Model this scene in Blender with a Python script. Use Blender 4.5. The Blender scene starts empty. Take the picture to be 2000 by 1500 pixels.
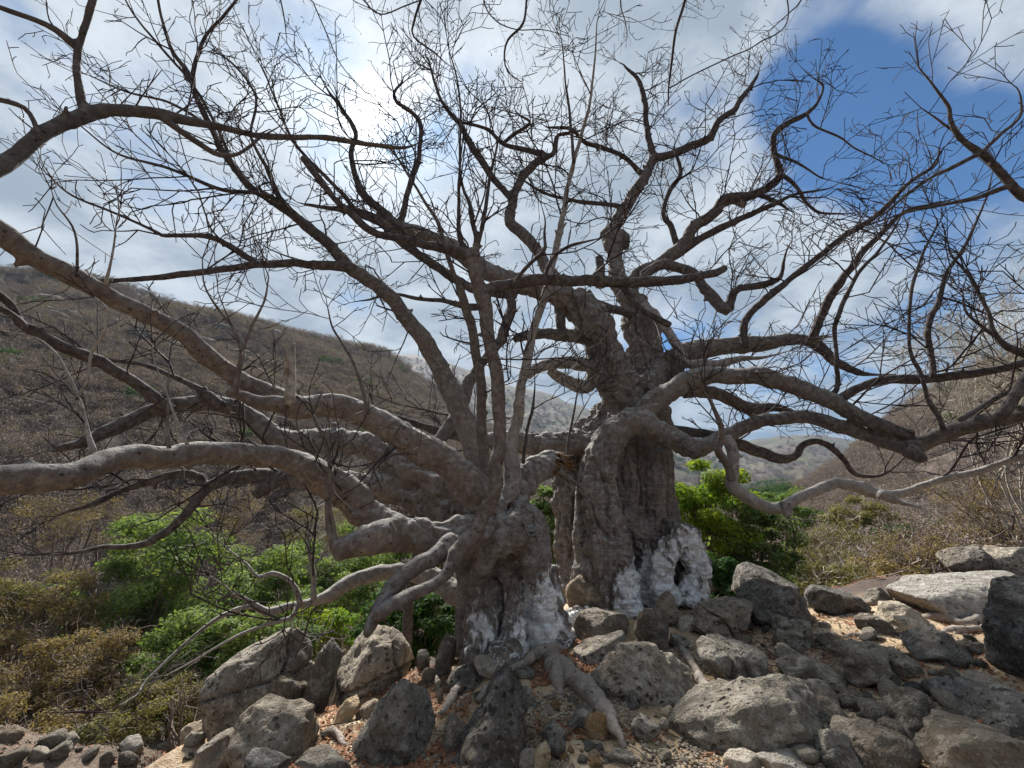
import bpy, bmesh, math, random
import numpy as np
from mathutils import Vector, Matrix, kdtree

# ------------------------------------------------------------------ camera, sky, sun
sc = bpy.context.scene
FPX = 839.0                       # focal length in pixels of the 2000 px wide photograph
PITCH = math.radians(14.0)
CAMZ = 1.9
cd = bpy.data.cameras.new('camera')
cam = bpy.data.objects.new('camera', cd)
sc.collection.objects.link(cam)
cam.location = (0, 0, CAMZ)
cam.rotation_euler = (math.radians(90) + PITCH, 0, 0)
cd.sensor_width = 36.0
cd.lens = 36.0 * FPX / 2000.0
cd.clip_start = 0.05
cd.clip_end = 20000
sc.camera = cam

SUN_EL = math.radians(43.0)
SUN_AZ = math.radians(-21.0)      # left of the view direction (+Y)
sun_dir = Vector((math.sin(SUN_AZ) * math.cos(SUN_EL), math.cos(SUN_AZ) * math.cos(SUN_EL), math.sin(SUN_EL)))

w = bpy.data.worlds.new('World')
sc.world = w
w.use_nodes = True
nt = w.node_tree
nt.nodes.clear()


def N(nt, t, **kw):
    n = nt.nodes.new(t)
    for k, v in kw.items():
        if k.startswith('i_'):
            n.inputs[k[2:]].default_value = v
        else:
            setattr(n, k, v)
    return n


def link(nt, a, b):
    nt.links.new(a, b)


def math_node(nt, op, a, b=None, clamp=False):
    n = nt.nodes.new('ShaderNodeMath')
    n.operation = op
    n.use_clamp = clamp
    for i, v in enumerate((a, b)):
        if v is None:
            continue
        if isinstance(v, (int, float)):
            n.inputs[i].default_value = v
        else:
            nt.links.new(v, n.inputs[i])
    return n.outputs[0]


def mapr(nt, v, a, b, c=0.0, d=1.0, smooth=True):
    n = nt.nodes.new('ShaderNodeMapRange')
    n.interpolation_type = 'SMOOTHSTEP' if smooth else 'LINEAR'
    nt.links.new(v, n.inputs['Value'])
    n.inputs['From Min'].default_value = a
    n.inputs['From Max'].default_value = b
    n.inputs['To Min'].default_value = c
    n.inputs['To Max'].default_value = d
    return n.outputs['Result']


def mixc(nt, f, a, b, blend='MIX'):
    n = nt.nodes.new('ShaderNodeMix')
    n.data_type = 'RGBA'
    n.blend_type = blend
    for sock, v in ((n.inputs[0], f), (n.inputs[6], a), (n.inputs[7], b)):
        if isinstance(v, (int, float)):
            sock.default_value = v
        elif isinstance(v, tuple):
            sock.default_value = (v[0], v[1], v[2], 1.0)
        else:
            nt.links.new(v, sock)
    return n.outputs[2]


def pixdir(px, py):
    u = (px - 1000.0) / FPX
    v = (750.0 - py) / FPX
    return Vector((u, math.cos(PITCH) - v * math.sin(PITCH), math.sin(PITCH) + v * math.cos(PITCH)))


def build_sky():
    out = N(nt, 'ShaderNodeOutputWorld')
    bg = N(nt, 'ShaderNodeBackground')
    bg.inputs['Strength'].default_value = 0.44
    link(nt, bg.outputs[0], out.inputs[0])
    sky = N(nt, 'ShaderNodeTexSky', sky_type='NISHITA', sun_disc=False)
    sky.sun_elevation = SUN_EL
    sky.sun_rotation = SUN_AZ
    sky.altitude = 300
    sky.air_density = 1.0
    sky.dust_density = 0.6
    sky.ozone_density = 2.0
    skyc = mixc(nt, 1.0, sky.outputs[0], (0.045, 0.072, 0.094), 'MULTIPLY')
    tc = N(nt, 'ShaderNodeTexCoord')
    nrm = N(nt, 'ShaderNodeVectorMath', operation='NORMALIZE')
    link(nt, tc.outputs['Generated'], nrm.inputs[0])
    sep = N(nt, 'ShaderNodeSeparateXYZ')
    link(nt, nrm.outputs[0], sep.inputs[0])
    zc = math_node(nt, 'ADD', math_node(nt, 'MAXIMUM', sep.outputs[2], 0.0), 0.22)
    px = math_node(nt, 'DIVIDE', sep.outputs[0], zc)
    py = math_node(nt, 'DIVIDE', sep.outputs[1], zc)
    cmb = N(nt, 'ShaderNodeCombineXYZ')
    link(nt, px, cmb.inputs[0]); link(nt, py, cmb.inputs[1])
    n1 = N(nt, 'ShaderNodeTexNoise')
    n1.inputs['Scale'].default_value = 1.55
    n1.inputs['Detail'].default_value = 9
    n1.inputs['Roughness'].default_value = 0.56
    n1.inputs['Distortion'].default_value = 0.15
    off = N(nt, 'ShaderNodeVectorMath', operation='ADD')
    off.inputs[1].default_value = (3.7, 1.9, 0.4)
    link(nt, cmb.outputs[0], off.inputs[0])
    link(nt, off.outputs[0], n1.inputs['Vector'])
    cover = math_node(nt, 'ADD', math_node(nt, 'MULTIPLY', math_node(nt, 'SUBTRACT', n1.outputs[0], 0.5), 1.9), 0.865)
    # the gaps between the clouds
    for (hx, hy, sz, amt) in ((1650, 110, .995, .27), (1735, 260, .9945, .26), (1590, 205, .997, .19), (1970, 480, .988, .30), (1890, 330, .996, .15),
                              (915, 55, .997, .22), (955, 250, .996, .16), (1330, 265, .997, .16), (840, 290, .997, .13), (1210, 290, .998, .10), (1180, 350, .997, .09), 
                              (200, 420, .98, .02)):
        d = pixdir(hx, hy).normalized()
        dt = N(nt, 'ShaderNodeVectorMath', operation='DOT_PRODUCT')
        dt.inputs[1].default_value = d
        link(nt, nrm.outputs[0], dt.inputs[0])
        h = mapr(nt, dt.outputs['Value'], sz - (1 - sz) * 1.8, 1.0, 0.0, amt * 0.98)
        cover = math_node(nt, 'SUBTRACT', cover, h)
    mask = mapr(nt, cover, 0.40, 0.74)
    # cloud brightness: thick parts greyer, strong forward scatter round the sun
    ds = N(nt, 'ShaderNodeVectorMath', operation='DOT_PRODUCT')
    ds.inputs[1].default_value = sun_dir
    link(nt, nrm.outputs[0], ds.inputs[0])
    dv = math_node(nt, 'MAXIMUM', ds.outputs['Value'], 0.0)
    g1 = math_node(nt, 'POWER', dv, 9.0)
    g2 = math_node(nt, 'POWER', dv, 90.0)
    g3 = math_node(nt, 'POWER', dv, 900.0)
    n2 = N(nt, 'ShaderNodeTexNoise')
    n2.inputs['Scale'].default_value = 3.4
    n2.inputs['Detail'].default_value = 9
    n2.inputs['Roughness'].default_value = 0.6
    off2 = N(nt, 'ShaderNodeVectorMath', operation='ADD')
    off2.inputs[1].default_value = (9.1, 4.2, 2.0)
    link(nt, cmb.outputs[0], off2.inputs[0])
    link(nt, off2.outputs[0], n2.inputs['Vector'])
    shade = mapr(nt, n2.outputs[0], 0.36, 0.66)
    ccol = mixc(nt, shade, (0.275, 0.335, 0.405), (0.545, 0.60, 0.655))
    glow = math_node(nt, 'ADD', math_node(nt, 'ADD', math_node(nt, 'MULTIPLY', g1, 0.16), math_node(nt, 'MULTIPLY', g2, 0.50)), math_node(nt, 'MULTIPLY', g3, 2.0))
    gcol = N(nt, 'ShaderNodeCombineColor')
    for i, k in enumerate((1.0, 1.0, 0.98)):
        link(nt, math_node(nt, 'MULTIPLY', glow, k), gcol.inputs[i])
    cl = mixc(nt, 1.0, ccol, gcol.outputs[0], 'ADD')
    final = mixc(nt, mask, skyc, cl)
    link(nt, final, bg.inputs['Color'])


build_sky()
sl = bpy.data.lights.new('sun', 'SUN')
sun = bpy.data.objects.new('sun', sl)
sc.collection.objects.link(sun)
sun.location = sun_dir * 60
sl.energy = 4.3
sl.angle = math.radians(9.0)
sl.color = (1.0, 0.95, 0.87)
sun.rotation_euler = sun_dir.to_track_quat('Z', 'Y').to_euler()
sc.view_settings.view_transform = 'Standard'
sc.view_settings.look = 'None'
sc.view_settings.exposure = 1.6
sc.view_settings.gamma = 1.0
try:
    sc.cycles.use_denoising = True
    sc.cycles.max_bounces = 4
    sc.cycles.diffuse_bounces = 3
    sc.cycles.use_adaptive_sampling = True
    sc.cycles.adaptive_threshold = 0.02
    sc.cycles.transparent_max_bounces = 4
    sc.cycles.volume_bounces = 0
except Exception:
    pass

C = sc.collection
rnd = random.Random(7)


# ------------------------------------------------------------------ helpers
def tag(o, label=None, cat=None, group=None, kind=None):
    if label: o['label'] = label
    if cat: o['category'] = cat
    if group: o['group'] = group
    if kind: o['kind'] = kind
    return o


def mesh_obj(name, V, F, mat, parent=None, smooth=True):
    """V (n,3) array, F (m,k) array or list of arrays with the same k each"""
    me = bpy.data.meshes.new(name)
    V = np.asarray(V, dtype=np.float32)
    Fs = F if isinstance(F, list) else [F]
    Fs = [np.asarray(f, dtype=np.int32) for f in Fs if len(f)]
    me.vertices.add(len(V))
    me.vertices.foreach_set('co', V.ravel())
    nl = sum(f.size for f in Fs)
    nf = sum(len(f) for f in Fs)
    me.loops.add(nl)
    me.loops.foreach_set('vertex_index', np.concatenate([f.ravel() for f in Fs]))
    me.polygons.add(nf)
    tot = np.concatenate([np.full(len(f), f.shape[1], dtype=np.int32) for f in Fs])
    st = np.concatenate([[0], np.cumsum(tot)[:-1]]).astype(np.int32)
    me.polygons.foreach_set('loop_start', st)
    if smooth:
        me.polygons.foreach_set('use_smooth', np.ones(nf, dtype=bool))
    me.update(calc_edges=True)
    me.validate()
    if mat is not None:
        me.materials.append(mat)
    o = bpy.data.objects.new(name, me)
    C.objects.link(o)
    if parent is not None:
        o.parent = parent
    return o


def empty(name, loc=(0, 0, 0)):
    o = bpy.data.objects.new(name, None)
    o.empty_display_size = 0.2
    C.objects.link(o)
    o.location = loc
    return o


def hsh(ix, iy, iz, s):
    h = (ix.astype(np.int64) * 374761393 + iy.astype(np.int64) * 668265263 + iz.astype(np.int64) * 2147483647 + s * 1274126177) & 0xFFFFFFFF
    h = ((h ^ (h >> 13)) * 1274126177) & 0xFFFFFFFF
    h = h ^ (h >> 16)
    return (h & 0xFFFFFF).astype(np.float32) / float(0xFFFFFF)


def vnoise(P, s=0):
    """value noise in [-1,1], P (n,3)"""
    P = np.asarray(P, dtype=np.float64)
    i = np.floor(P).astype(np.int64)
    f = P - i
    f = f * f * (3 - 2 * f)
    r = 0
    for dx in (0, 1):
        wx = f[:, 0] if dx else 1 - f[:, 0]
        for dy in (0, 1):
            wy = f[:, 1] if dy else 1 - f[:, 1]
            for dz in (0, 1):
                wz = f[:, 2] if dz else 1 - f[:, 2]
                r = r + wx * wy * wz * hsh(i[:, 0] + dx, i[:, 1] + dy, i[:, 2] + dz, s)
    return r * 2 - 1


def fbm(P, oct=4, s=0, gain=0.5):
    a = 1.0
    r = 0
    P = np.asarray(P, dtype=np.float64)
    for k in range(oct):
        r = r + a * vnoise(P, s + 17 * k)
        P = P * 2.03 + 11.3
        a *= gain
    return r


def worley(P, s=0):
    """F1 distance"""
    P = np.asarray(P, dtype=np.float64)
    i = np.floor(P).astype(np.int64)
    best = np.full(len(P), 9.0)
    for dx in (-1, 0, 1):
        for dy in (-1, 0, 1):
            for dz in (-1, 0, 1):
                cx, cy, cz = i[:, 0] + dx, i[:, 1] + dy, i[:, 2] + dz
                q = (cx + hsh(cx, cy, cz, s) - P[:, 0]) ** 2 + (cy + hsh(cx, cy, cz, s + 1) - P[:, 1]) ** 2 + (cz + hsh(cx, cy, cz, s + 2) - P[:, 2]) ** 2
                best = np.minimum(best, q)
    return np.sqrt(best)


def at(px, py, Y):
    """world point on the ray through that pixel at world distance Y, and the camera depth there"""
    d = pixdir(px, py)
    k = Y / d.y
    return Vector((d.x * k, Y, CAMZ + d.z * k)), k


def ground_Y(px, py, z):
    d = pixdir(px, py)
    return (z - CAMZ) * d.y / d.z


def spline(ctrl, step):
    """catmull-rom through rows of ctrl (n,k): resampled every `step` metres in the first three columns"""
    ctrl = np.asarray(ctrl, dtype=np.float64)
    P = np.vstack([2 * ctrl[0] - ctrl[1], ctrl, 2 * ctrl[-1] - ctrl[-2]])
    out = []
    for i in range(1, len(P) - 2):
        p0, p1, p2, p3 = P[i - 1], P[i], P[i + 1], P[i + 2]
        n = max(2, int(np.linalg.norm(p2[:3] - p1[:3]) / step))
        t = np.linspace(0, 1, n, endpoint=False)[:, None]
        out.append(0.5 * (2 * p1 + (p2 - p0) * t + (2 * p0 - 5 * p1 + 4 * p2 - p3) * t * t + (3 * p1 - p0 - 3 * p2 + p3) * t ** 3))
    out.append(ctrl[-1:])
    return np.vstack(out)


def tube(P, R, sides, cap=True):
    """P (n,3) R (n,) -> V, quads, tris"""
    n = len(P)
    T = np.gradient(P, axis=0)
    T /= np.linalg.norm(T, axis=1)[:, None] + 1e-9
    u = np.cross(T[0], (0.3, 0.5, 0.81))
    if np.linalg.norm(u) < 0.1:
        u = np.cross(T[0], (1, 0, 0))
    U = np.zeros((n, 3))
    for i in range(n):
        u = u - T[i] * np.dot(u, T[i])
        u = u / (np.linalg.norm(u) + 1e-9)
        U[i] = u
    W = np.cross(T, U)
    a = np.linspace(0, 2 * math.pi, sides, endpoint=False)
    V = P[:, None, :] + R[:, None, None] * (np.cos(a)[None, :, None] * U[:, None, :] + np.sin(a)[None, :, None] * W[:, None, :])
    V = V.reshape(-1, 3)
    i = np.arange(n - 1)[:, None] * sides
    j = np.arange(sides)[None, :]
    jn = (j + 1) % sides
    Q = np.stack([i + j, i + jn, i + sides + jn, i + sides + j], axis=-1).reshape(-1, 4)
    Tt = np.zeros((0, 3), dtype=int)
    if cap:
        V = np.vstack([V, P[:1] - T[:1] * R[0] * 0.3, P[-1:] + T[-1:] * R[-1] * 0.35])
        c0, c1 = n * sides, n * sides + 1
        jj = np.arange(sides)
        jn1 = (jj + 1) % sides
        Tt = np.vstack([np.stack([np.full(sides, c0), jn1, jj], -1), np.stack([np.full(sides, c1), (n - 1) * sides + jj, (n - 1) * sides + jn1], -1)])
    return V, Q, Tt


class Acc:
    def __init__(s):
        s.V, s.Q, s.T, s.n = [], [], [], 0

    def add(s, V, Q=None, T=None):
        s.V.append(V)
        if Q is not None and len(Q): s.Q.append(np.asarray(Q) + s.n)
        if T is not None and len(T): s.T.append(np.asarray(T) + s.n)
        s.n += len(V)

    def tube(s, P, R, sides, cap=True):
        s.add(*tube(np.asarray(P, float), np.asarray(R, float), sides, cap))

    def obj(s, name, mat, parent=None, smooth=True):
        F = []
        if s.Q: F.append(np.vstack(s.Q))
        if s.T: F.append(np.vstack(s.T))
        return mesh_obj(name, np.vstack(s.V), F, mat, parent, smooth)


def twig_mesh(lines, sides=3):
    """many thin polylines [(P(n,3), R(n))] as one V,F; vectorised over lines of equal length"""
    acc = Acc()
    by = {}
    for P, R in lines:
        by.setdefault(len(P), []).append((P, R))
    a = np.linspace(0, 2 * math.pi, sides, endpoint=False)
    for n, L in by.items():
        P = np.array([l[0] for l in L], dtype=np.float64)
        R = np.array([l[1] for l in L], dtype=np.float64)
        T = np.gradient(P, axis=1)
        T /= np.linalg.norm(T, axis=2)[..., None] + 1e-9
        ref = np.where(np.abs(T[:, :1, 2:3]) > 0.85, np.array([1.0, 0, 0]), np.array([0, 0, 1.0]))
        U = np.cross(T, np.broadcast_to(ref, T.shape))
        U /= np.linalg.norm(U, axis=2)[..., None] + 1e-9
        W = np.cross(T, U)
        V = P[:, :, None, :] + R[:, :, None, None] * (np.cos(a)[None, None, :, None] * U[:, :, None, :] + np.sin(a)[None, None, :, None] * W[:, :, None, :])
        m = len(L)
        base = (np.arange(m) * n * sides)[:, None, None]
        i = (np.arange(n - 1) * sides)[None, :, None]
        j = np.arange(sides)[None, None, :]
        jn = (j + 1) % sides
        Q = np.stack([base + i + j, base + i + jn, base + i + sides + jn, base + i + sides + j], -1).reshape(-1, 4)
        acc.add(V.reshape(-1, 3), Q)
    return acc


def grow(rg, p, d, L, r, lev, maxlev, lines, dens, up=0.05, wig=0.30, tip=0.0035, nodes=None):
    """one twig and its side twigs; appends polylines"""
    seg = 0.11 if lev == 0 else (0.085 if lev == 1 else 0.06)
    n = max(3, min(14, int(L / seg) + 1))
    sl_ = L / n
    px, py, pz = p
    dx, dy, dz = d
    pts = [(px, py, pz)]
    rad = [r]
    kids = []
    nk = dens[lev] * L if lev < maxlev else 0
    acc = rg.random()
    for i in range(n):
        wg = wig * (2.4 if rg.random() < 0.34 else 0.25)
        dx += rg.gauss(0, wg); dy += rg.gauss(0, wg); dz += rg.gauss(0, wg) + up
        l = math.sqrt(dx * dx + dy * dy + dz * dz) + 1e-9
        dx /= l; dy /= l; dz /= l
        px += dx * sl_; py += dy * sl_; pz += dz * sl_
        t = (i + 1) / n
        pts.append((px, py, pz))
        rad.append(r + (max(tip, r * 0.45) - r) * t)
        acc += nk / n
        while acc > 1:
            acc -= 1
            kids.append((px, py, pz, dx, dy, dz, t))
    lines.append((pts, rad))
    if nodes is not None:
        nodes.append((pts[-1], (dx, dy, dz), lev))
    for (qx, qy, qz, ex, ey, ez, t) in kids:
        a = rg.uniform(0.5, 1.15)
        vx, vy, vz = rg.gauss(0, 1), rg.gauss(0, 1), rg.gauss(0, 1)
        k = vx * ex + vy * ey + vz * ez
        vx -= k * ex; vy -= k * ey; vz -= k * ez
        l = math.sqrt(vx * vx + vy * vy + vz * vz) + 1e-9
        ca, sa = math.cos(a), math.sin(a)
        nd = (ex * ca + vx / l * sa, ey * ca + vy / l * sa, ez * ca + vz / l * sa)
        grow(rg, (qx, qy, qz), nd, L * (rg.uniform(0.32, 0.68) if lev == 0 else rg.uniform(0.22, 0.5)) * (1.1 - 0.5 * t), max(tip, r * 0.6), lev + 1, maxlev, lines, dens, up, wig, tip, nodes)


# ------------------------------------------------------------------ materials
def new_mat(name, rough=0.9):
    m = bpy.data.materials.new(name)
    m.use_nodes = True
    t = m.node_tree
    b = t.nodes['Principled BSDF']
    b.inputs['Roughness'].default_value = rough
    b.inputs['Specular IOR Level'].default_value = 0.25
    return m, t, b


def noise(t, vec, scale, detail=6, rough=0.55, dist=0.0):
    n = t.nodes.new('ShaderNodeTexNoise')
    n.inputs['Scale'].default_value = scale
    n.inputs['Detail'].default_value = detail
    n.inputs['Roughness'].default_value = rough
    n.inputs['Distortion'].default_value = dist
    t.links.new(vec, n.inputs['Vector'])
    return n.outputs[0]


def voro(t, vec, scale, feature='F1', rand=1.0):
    n = t.nodes.new('ShaderNodeTexVoronoi')
    n.feature = feature
    n.inputs['Scale'].default_value = scale
    n.inputs['Randomness'].default_value = rand
    t.links.new(vec, n.inputs['Vector'])
    return n.outputs['Distance']


def bump(t, b, h, strength, dist, prev=None):
    n = t.nodes.new('ShaderNodeBump')
    n.inputs['Strength'].default_value = strength
    n.inputs['Distance'].default_value = dist
    t.links.new(h, n.inputs['Height'])
    if prev is not None:
        t.links.new(prev, n.inputs['Normal'])
    t.links.new(n.outputs[0], b.inputs['Normal'])
    return n.outputs[0]


def objvec(t, jitter=True):
    tc = t.nodes.new('ShaderNodeTexCoord')
    if not jitter:
        return tc.outputs['Object']
    oi = t.nodes.new('ShaderNodeObjectInfo')
    m = t.nodes.new('ShaderNodeVectorMath'); m.operation = 'MULTIPLY_ADD'
    m.inputs[1].default_value = (1, 1, 1)
    cx = t.nodes.new('ShaderNodeCombineXYZ')
    k = math_node(t, 'MULTIPLY', oi.outputs['Random'], 57.0)
    for i in range(3):
        t.links.new(k, cx.inputs[i])
    t.links.new(tc.outputs['Object'], m.inputs[0])
    t.links.new(cx.outputs[0], m.inputs[2])
    return m.outputs[0]


def bark_mat(name, c_dark, c_mid, c_lite, white=False, backlit=0.0, top_grey=1.0):
    m, t, b = new_mat(name, 0.92)
    v = objvec(t, False)
    n1 = noise(t, v, 2.2, 8, 0.6, 0.4)
    n2 = noise(t, v, 14.0, 6, 0.6)
    n3 = noise(t, v, 70.0, 4, 0.6)
    gi_ = t.nodes.new('ShaderNodeAttribute'); gi_.attribute_name = 'girth'
    c = mixc(t, mapr(t, n1, 0.30, 0.66, 0.35, 1.0), c_dark, c_mid)
    c = mixc(t, mapr(t, n2, 0.40, 0.75, 0.0, 0.75), c, c_lite)
    # paler grey tone where the bark surface faces up, broken up by noise
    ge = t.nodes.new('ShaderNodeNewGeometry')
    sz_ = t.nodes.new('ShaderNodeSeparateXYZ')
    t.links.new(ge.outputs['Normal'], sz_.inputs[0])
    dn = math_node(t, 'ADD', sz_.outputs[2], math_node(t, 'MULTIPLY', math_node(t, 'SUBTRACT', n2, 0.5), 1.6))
    c = mixc(t, mapr(t, dn, 0.25, 1.05, 0.0, 0.8 * top_grey), c, (0.355, 0.345, 0.33))
    # thin limbs: backlit silhouette tone painted in as a darker purplish colour
    backlit_col = mixc(t, mapr(t, n2, 0.35, 0.65), (0.038, 0.030, 0.030), (0.11, 0.092, 0.088))
    if backlit:
        c = mixc(t, mapr(t, gi_.outputs['Fac'], 0.06, 0.17, backlit, 0.0), c, backlit_col)
    c = mixc(t, mapr(t, n3, 0.50, 0.70, 0.0, 0.55), c, tuple(x * 0.5 for x in c_dark))
    if white:
        st_ = t.nodes.new('ShaderNodeMapping'); st_.inputs['Scale'].default_value = (5.0, 5.0, 0.7)
        t.links.new(v, st_.inputs['Vector'])
        streak = noise(t, st_.outputs[0], 1.0, 7, 0.62, 0.8)
        c = mixc(t, mapr(t, streak, 0.50, 0.68, 0.0, 0.6), c, tuple(x * 0.7 for x in c_dark))
        wr_ = t.nodes.new('ShaderNodeMapping'); wr_.inputs['Scale'].default_value = (2.6, 2.6, 11.0)
        t.links.new(v, wr_.inputs['Vector'])
        wrink = noise(t, wr_.outputs[0], 1.0, 6, 0.6, 1.2)
        n1 = math_node(t, 'ADD', n1, math_node(t, 'MULTIPLY', mapr(t, wrink, 0.35, 0.65), 0.9))
        n1 = math_node(t, 'SUBTRACT', n1, math_node(t, 'MULTIPLY', mapr(t, streak, 0.50, 0.68), 0.5))
    # old twig scars: sparse small dark knots
    vd = voro(t, v, 13.0)
    scar = mapr(t, vd, 0.09, 0.20, 1.0, 0.0)
    gate = mapr(t, noise(t, v, 3.0, 2), 0.44, 0.52)
    scar = math_node(t, 'MULTIPLY', scar, gate)
    c = mixc(t, math_node(t, 'MULTIPLY', scar, 0.8), c, (0.035, 0.025, 0.02))
    h = math_node(t, 'ADD', math_node(t, 'MULTIPLY', n2, 0.6), math_node(t, 'MULTIPLY', n3, 0.35))
    h = math_node(t, 'ADD', h, math_node(t, 'MULTIPLY', n1, 0.8))
    h = math_node(t, 'ADD', h, math_node(t, 'MULTIPLY', scar, 0.5))
    if white:
        at_ = t.nodes.new('ShaderNodeAttribute')
        at_.attribute_name = 'lime'
        mw_ = t.nodes.new('ShaderNodeMapping'); mw_.inputs['Scale'].default_value = (1.0, 1.0, 0.45)
        t.links.new(v, mw_.inputs['Vector'])
        nw = noise(t, mw_.outputs[0], 8.0, 10, 0.72, 0.5)
        wn = math_node(t, 'ADD', nw, at_.outputs['Fac'])
        wm = mapr(t, wn, 0.88, 0.98)
        stain = mapr(t, wn, 0.68, 0.84, 0.0, 0.5)
        c = mixc(t, stain, c, (0.12, 0.09, 0.075))
        nwc = mixc(t, mapr(t, noise(t, v, 22.0, 4), 0.35, 0.65), (0.64, 0.65, 0.66), (0.88, 0.89, 0.90))
        c = mixc(t, wm, c, nwc)
        h = math_node(t, 'ADD', h, math_node(t, 'MULTIPLY', wm, 0.35))
    t.links.new(c, b.inputs['Base Color'])
    bump(t, b, h, 0.9, 0.045)
    return m


M = {}
M['bark'] = bark_mat('bark_grey', (0.085, 0.070, 0.063), (0.185, 0.162, 0.149), (0.31, 0.285, 0.268), backlit=0.9)
M['bark_backlit'] = bark_mat('bark_backlit', (0.045, 0.036, 0.034), (0.10, 0.085, 0.080), (0.17, 0.15, 0.142), top_grey=0.3)  # silhouette tone of the backlit top-left limbs, put into the base colour
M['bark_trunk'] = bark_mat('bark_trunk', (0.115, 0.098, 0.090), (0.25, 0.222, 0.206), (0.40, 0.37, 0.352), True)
M['bark_red'] = bark_mat('bark_brown', (0.088, 0.066, 0.056), (0.185, 0.150, 0.130), (0.31, 0.275, 0.252), backlit=0.35)
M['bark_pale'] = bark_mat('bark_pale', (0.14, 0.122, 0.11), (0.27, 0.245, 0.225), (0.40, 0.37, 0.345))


def plain_mat(name, c1, c2, scale=6.0, rough=0.9, bumpk=0.3, bscale=40.0, jitter=False):
    m, t, b = new_mat(name, rough)
    v = objvec(t, jitter)
    c = mixc(t, mapr(t, noise(t, v, scale), 0.35, 0.65), c1, c2)
    t.links.new(c, b.inputs['Base Color'])
    if bumpk:
        bump(t, b, noise(t, v, bscale, 4), bumpk, 0.01)
    return m


M['twig'] = plain_mat('twig_bark', (0.022, 0.016, 0.018), (0.060, 0.046, 0.046), 2.0, 0.85, 0)
M['wood'] = plain_mat('weathered_wood', (0.17, 0.15, 0.125), (0.36, 0.33, 0.285), 12, 0.9, 0.6, 60)
M['heart'] = plain_mat('rotten_heartwood', (0.018, 0.010, 0.006), (0.17, 0.085, 0.032), 9, 0.95, 0.8, 40)
M['root'] = bark_mat('root_bark', (0.14, 0.11, 0.088), (0.27, 0.22, 0.18), (0.40, 0.34, 0.29), top_grey=0.4)
M['gravel'] = plain_mat('gravel_stone', (0.14, 0.112, 0.085), (0.36, 0.315, 0.25), 23, 0.95, 0)
M['drytwig'] = plain_mat('dry_twig', (0.085, 0.064, 0.052), (0.19, 0.148, 0.12), 1.0, 0.9, 0)
M['palestem'] = plain_mat('pale_stem', (0.25, 0.22, 0.18), (0.42, 0.38, 0.32), 3.0, 0.9, 0.3)


def rock_mat(name, cd_, cm, cl, pit=1.0, warm=0.0, lay=False):
    m, t, b = new_mat(name, 0.95)
    v = objvec(t)
    n1 = noise(t, v, 1.7, 7, 0.6, 0.3)
    n2 = noise(t, v, 9.0, 8, 0.65)
    n3 = noise(t, v, 55.0, 5, 0.6)
    c = mixc(t, mapr(t, n1, 0.35, 0.65), cd_, cm)
    c = mixc(t, mapr(t, n2, 0.45, 0.66), c, cl)
    c = mixc(t, mapr(t, n3, 0.30, 0.72, 0.45, 0.0), c, tuple(x * 0.35 for x in cd_))
    oi_ = t.nodes.new('ShaderNodeObjectInfo')
    tint = mixc(t, oi_.outputs['Random'], (0.80, 0.81, 0.84), (1.34, 1.24, 1.10))
    c = mixc(t, 1.0, c, tint, 'MULTIPLY')
    # brown earth stain in broad patches, pale lichen spots
    st = mapr(t, noise(t, v, 0.9, 3), 0.52, 0.68, 0.0, 0.55 + warm)
    c = mixc(t, st, c, (0.19, 0.14, 0.095))
    lich = mapr(t, noise(t, v, 26.0, 3, 0.5), 0.64, 0.70, 0.0, 0.6)
    c = mixc(t, lich, c, (0.36, 0.37, 0.34))
    vec2 = v
    wv = t.nodes.new('ShaderNodeVectorMath'); wv.operation = 'MULTIPLY_ADD'
    nn = t.nodes.new('ShaderNodeTexNoise'); nn.inputs['Scale'].default_value = 7.0
    t.links.new(v, nn.inputs['Vector'])
    t.links.new(nn.outputs['Color'], wv.inputs[0]); wv.inputs[1].default_value = (0.12, 0.12, 0.12); t.links.new(v, wv.inputs[2])
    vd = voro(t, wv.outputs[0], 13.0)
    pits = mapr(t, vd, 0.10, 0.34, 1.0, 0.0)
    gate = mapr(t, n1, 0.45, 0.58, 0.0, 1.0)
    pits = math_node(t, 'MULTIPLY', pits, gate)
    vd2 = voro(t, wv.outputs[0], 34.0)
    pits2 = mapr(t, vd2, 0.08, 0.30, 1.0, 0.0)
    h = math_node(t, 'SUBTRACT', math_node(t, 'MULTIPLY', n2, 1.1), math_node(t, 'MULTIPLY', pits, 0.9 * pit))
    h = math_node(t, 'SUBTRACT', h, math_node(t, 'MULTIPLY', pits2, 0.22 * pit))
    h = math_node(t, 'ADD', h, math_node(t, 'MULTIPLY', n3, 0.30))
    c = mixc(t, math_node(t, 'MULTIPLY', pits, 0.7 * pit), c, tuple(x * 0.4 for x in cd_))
    t.links.new(c, b.inputs['Base Color'])
    bump(t, b, h, 1.0, 0.085)
    return m


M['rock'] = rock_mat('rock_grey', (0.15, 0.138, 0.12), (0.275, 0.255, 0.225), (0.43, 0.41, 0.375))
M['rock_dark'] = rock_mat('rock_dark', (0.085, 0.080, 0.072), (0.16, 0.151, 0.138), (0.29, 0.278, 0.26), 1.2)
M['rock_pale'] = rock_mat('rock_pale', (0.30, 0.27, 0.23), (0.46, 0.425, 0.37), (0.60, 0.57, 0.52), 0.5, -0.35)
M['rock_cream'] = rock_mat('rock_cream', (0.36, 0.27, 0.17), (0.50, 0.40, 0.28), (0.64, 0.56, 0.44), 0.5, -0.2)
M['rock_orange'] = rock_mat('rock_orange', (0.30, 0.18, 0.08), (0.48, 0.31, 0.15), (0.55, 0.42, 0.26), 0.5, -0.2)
M['rock_brown'] = rock_mat('rock_brown', (0.15, 0.125, 0.10), (0.27, 0.23, 0.185), (0.39, 0.35, 0.30), 0.6, 0.15)


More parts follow.
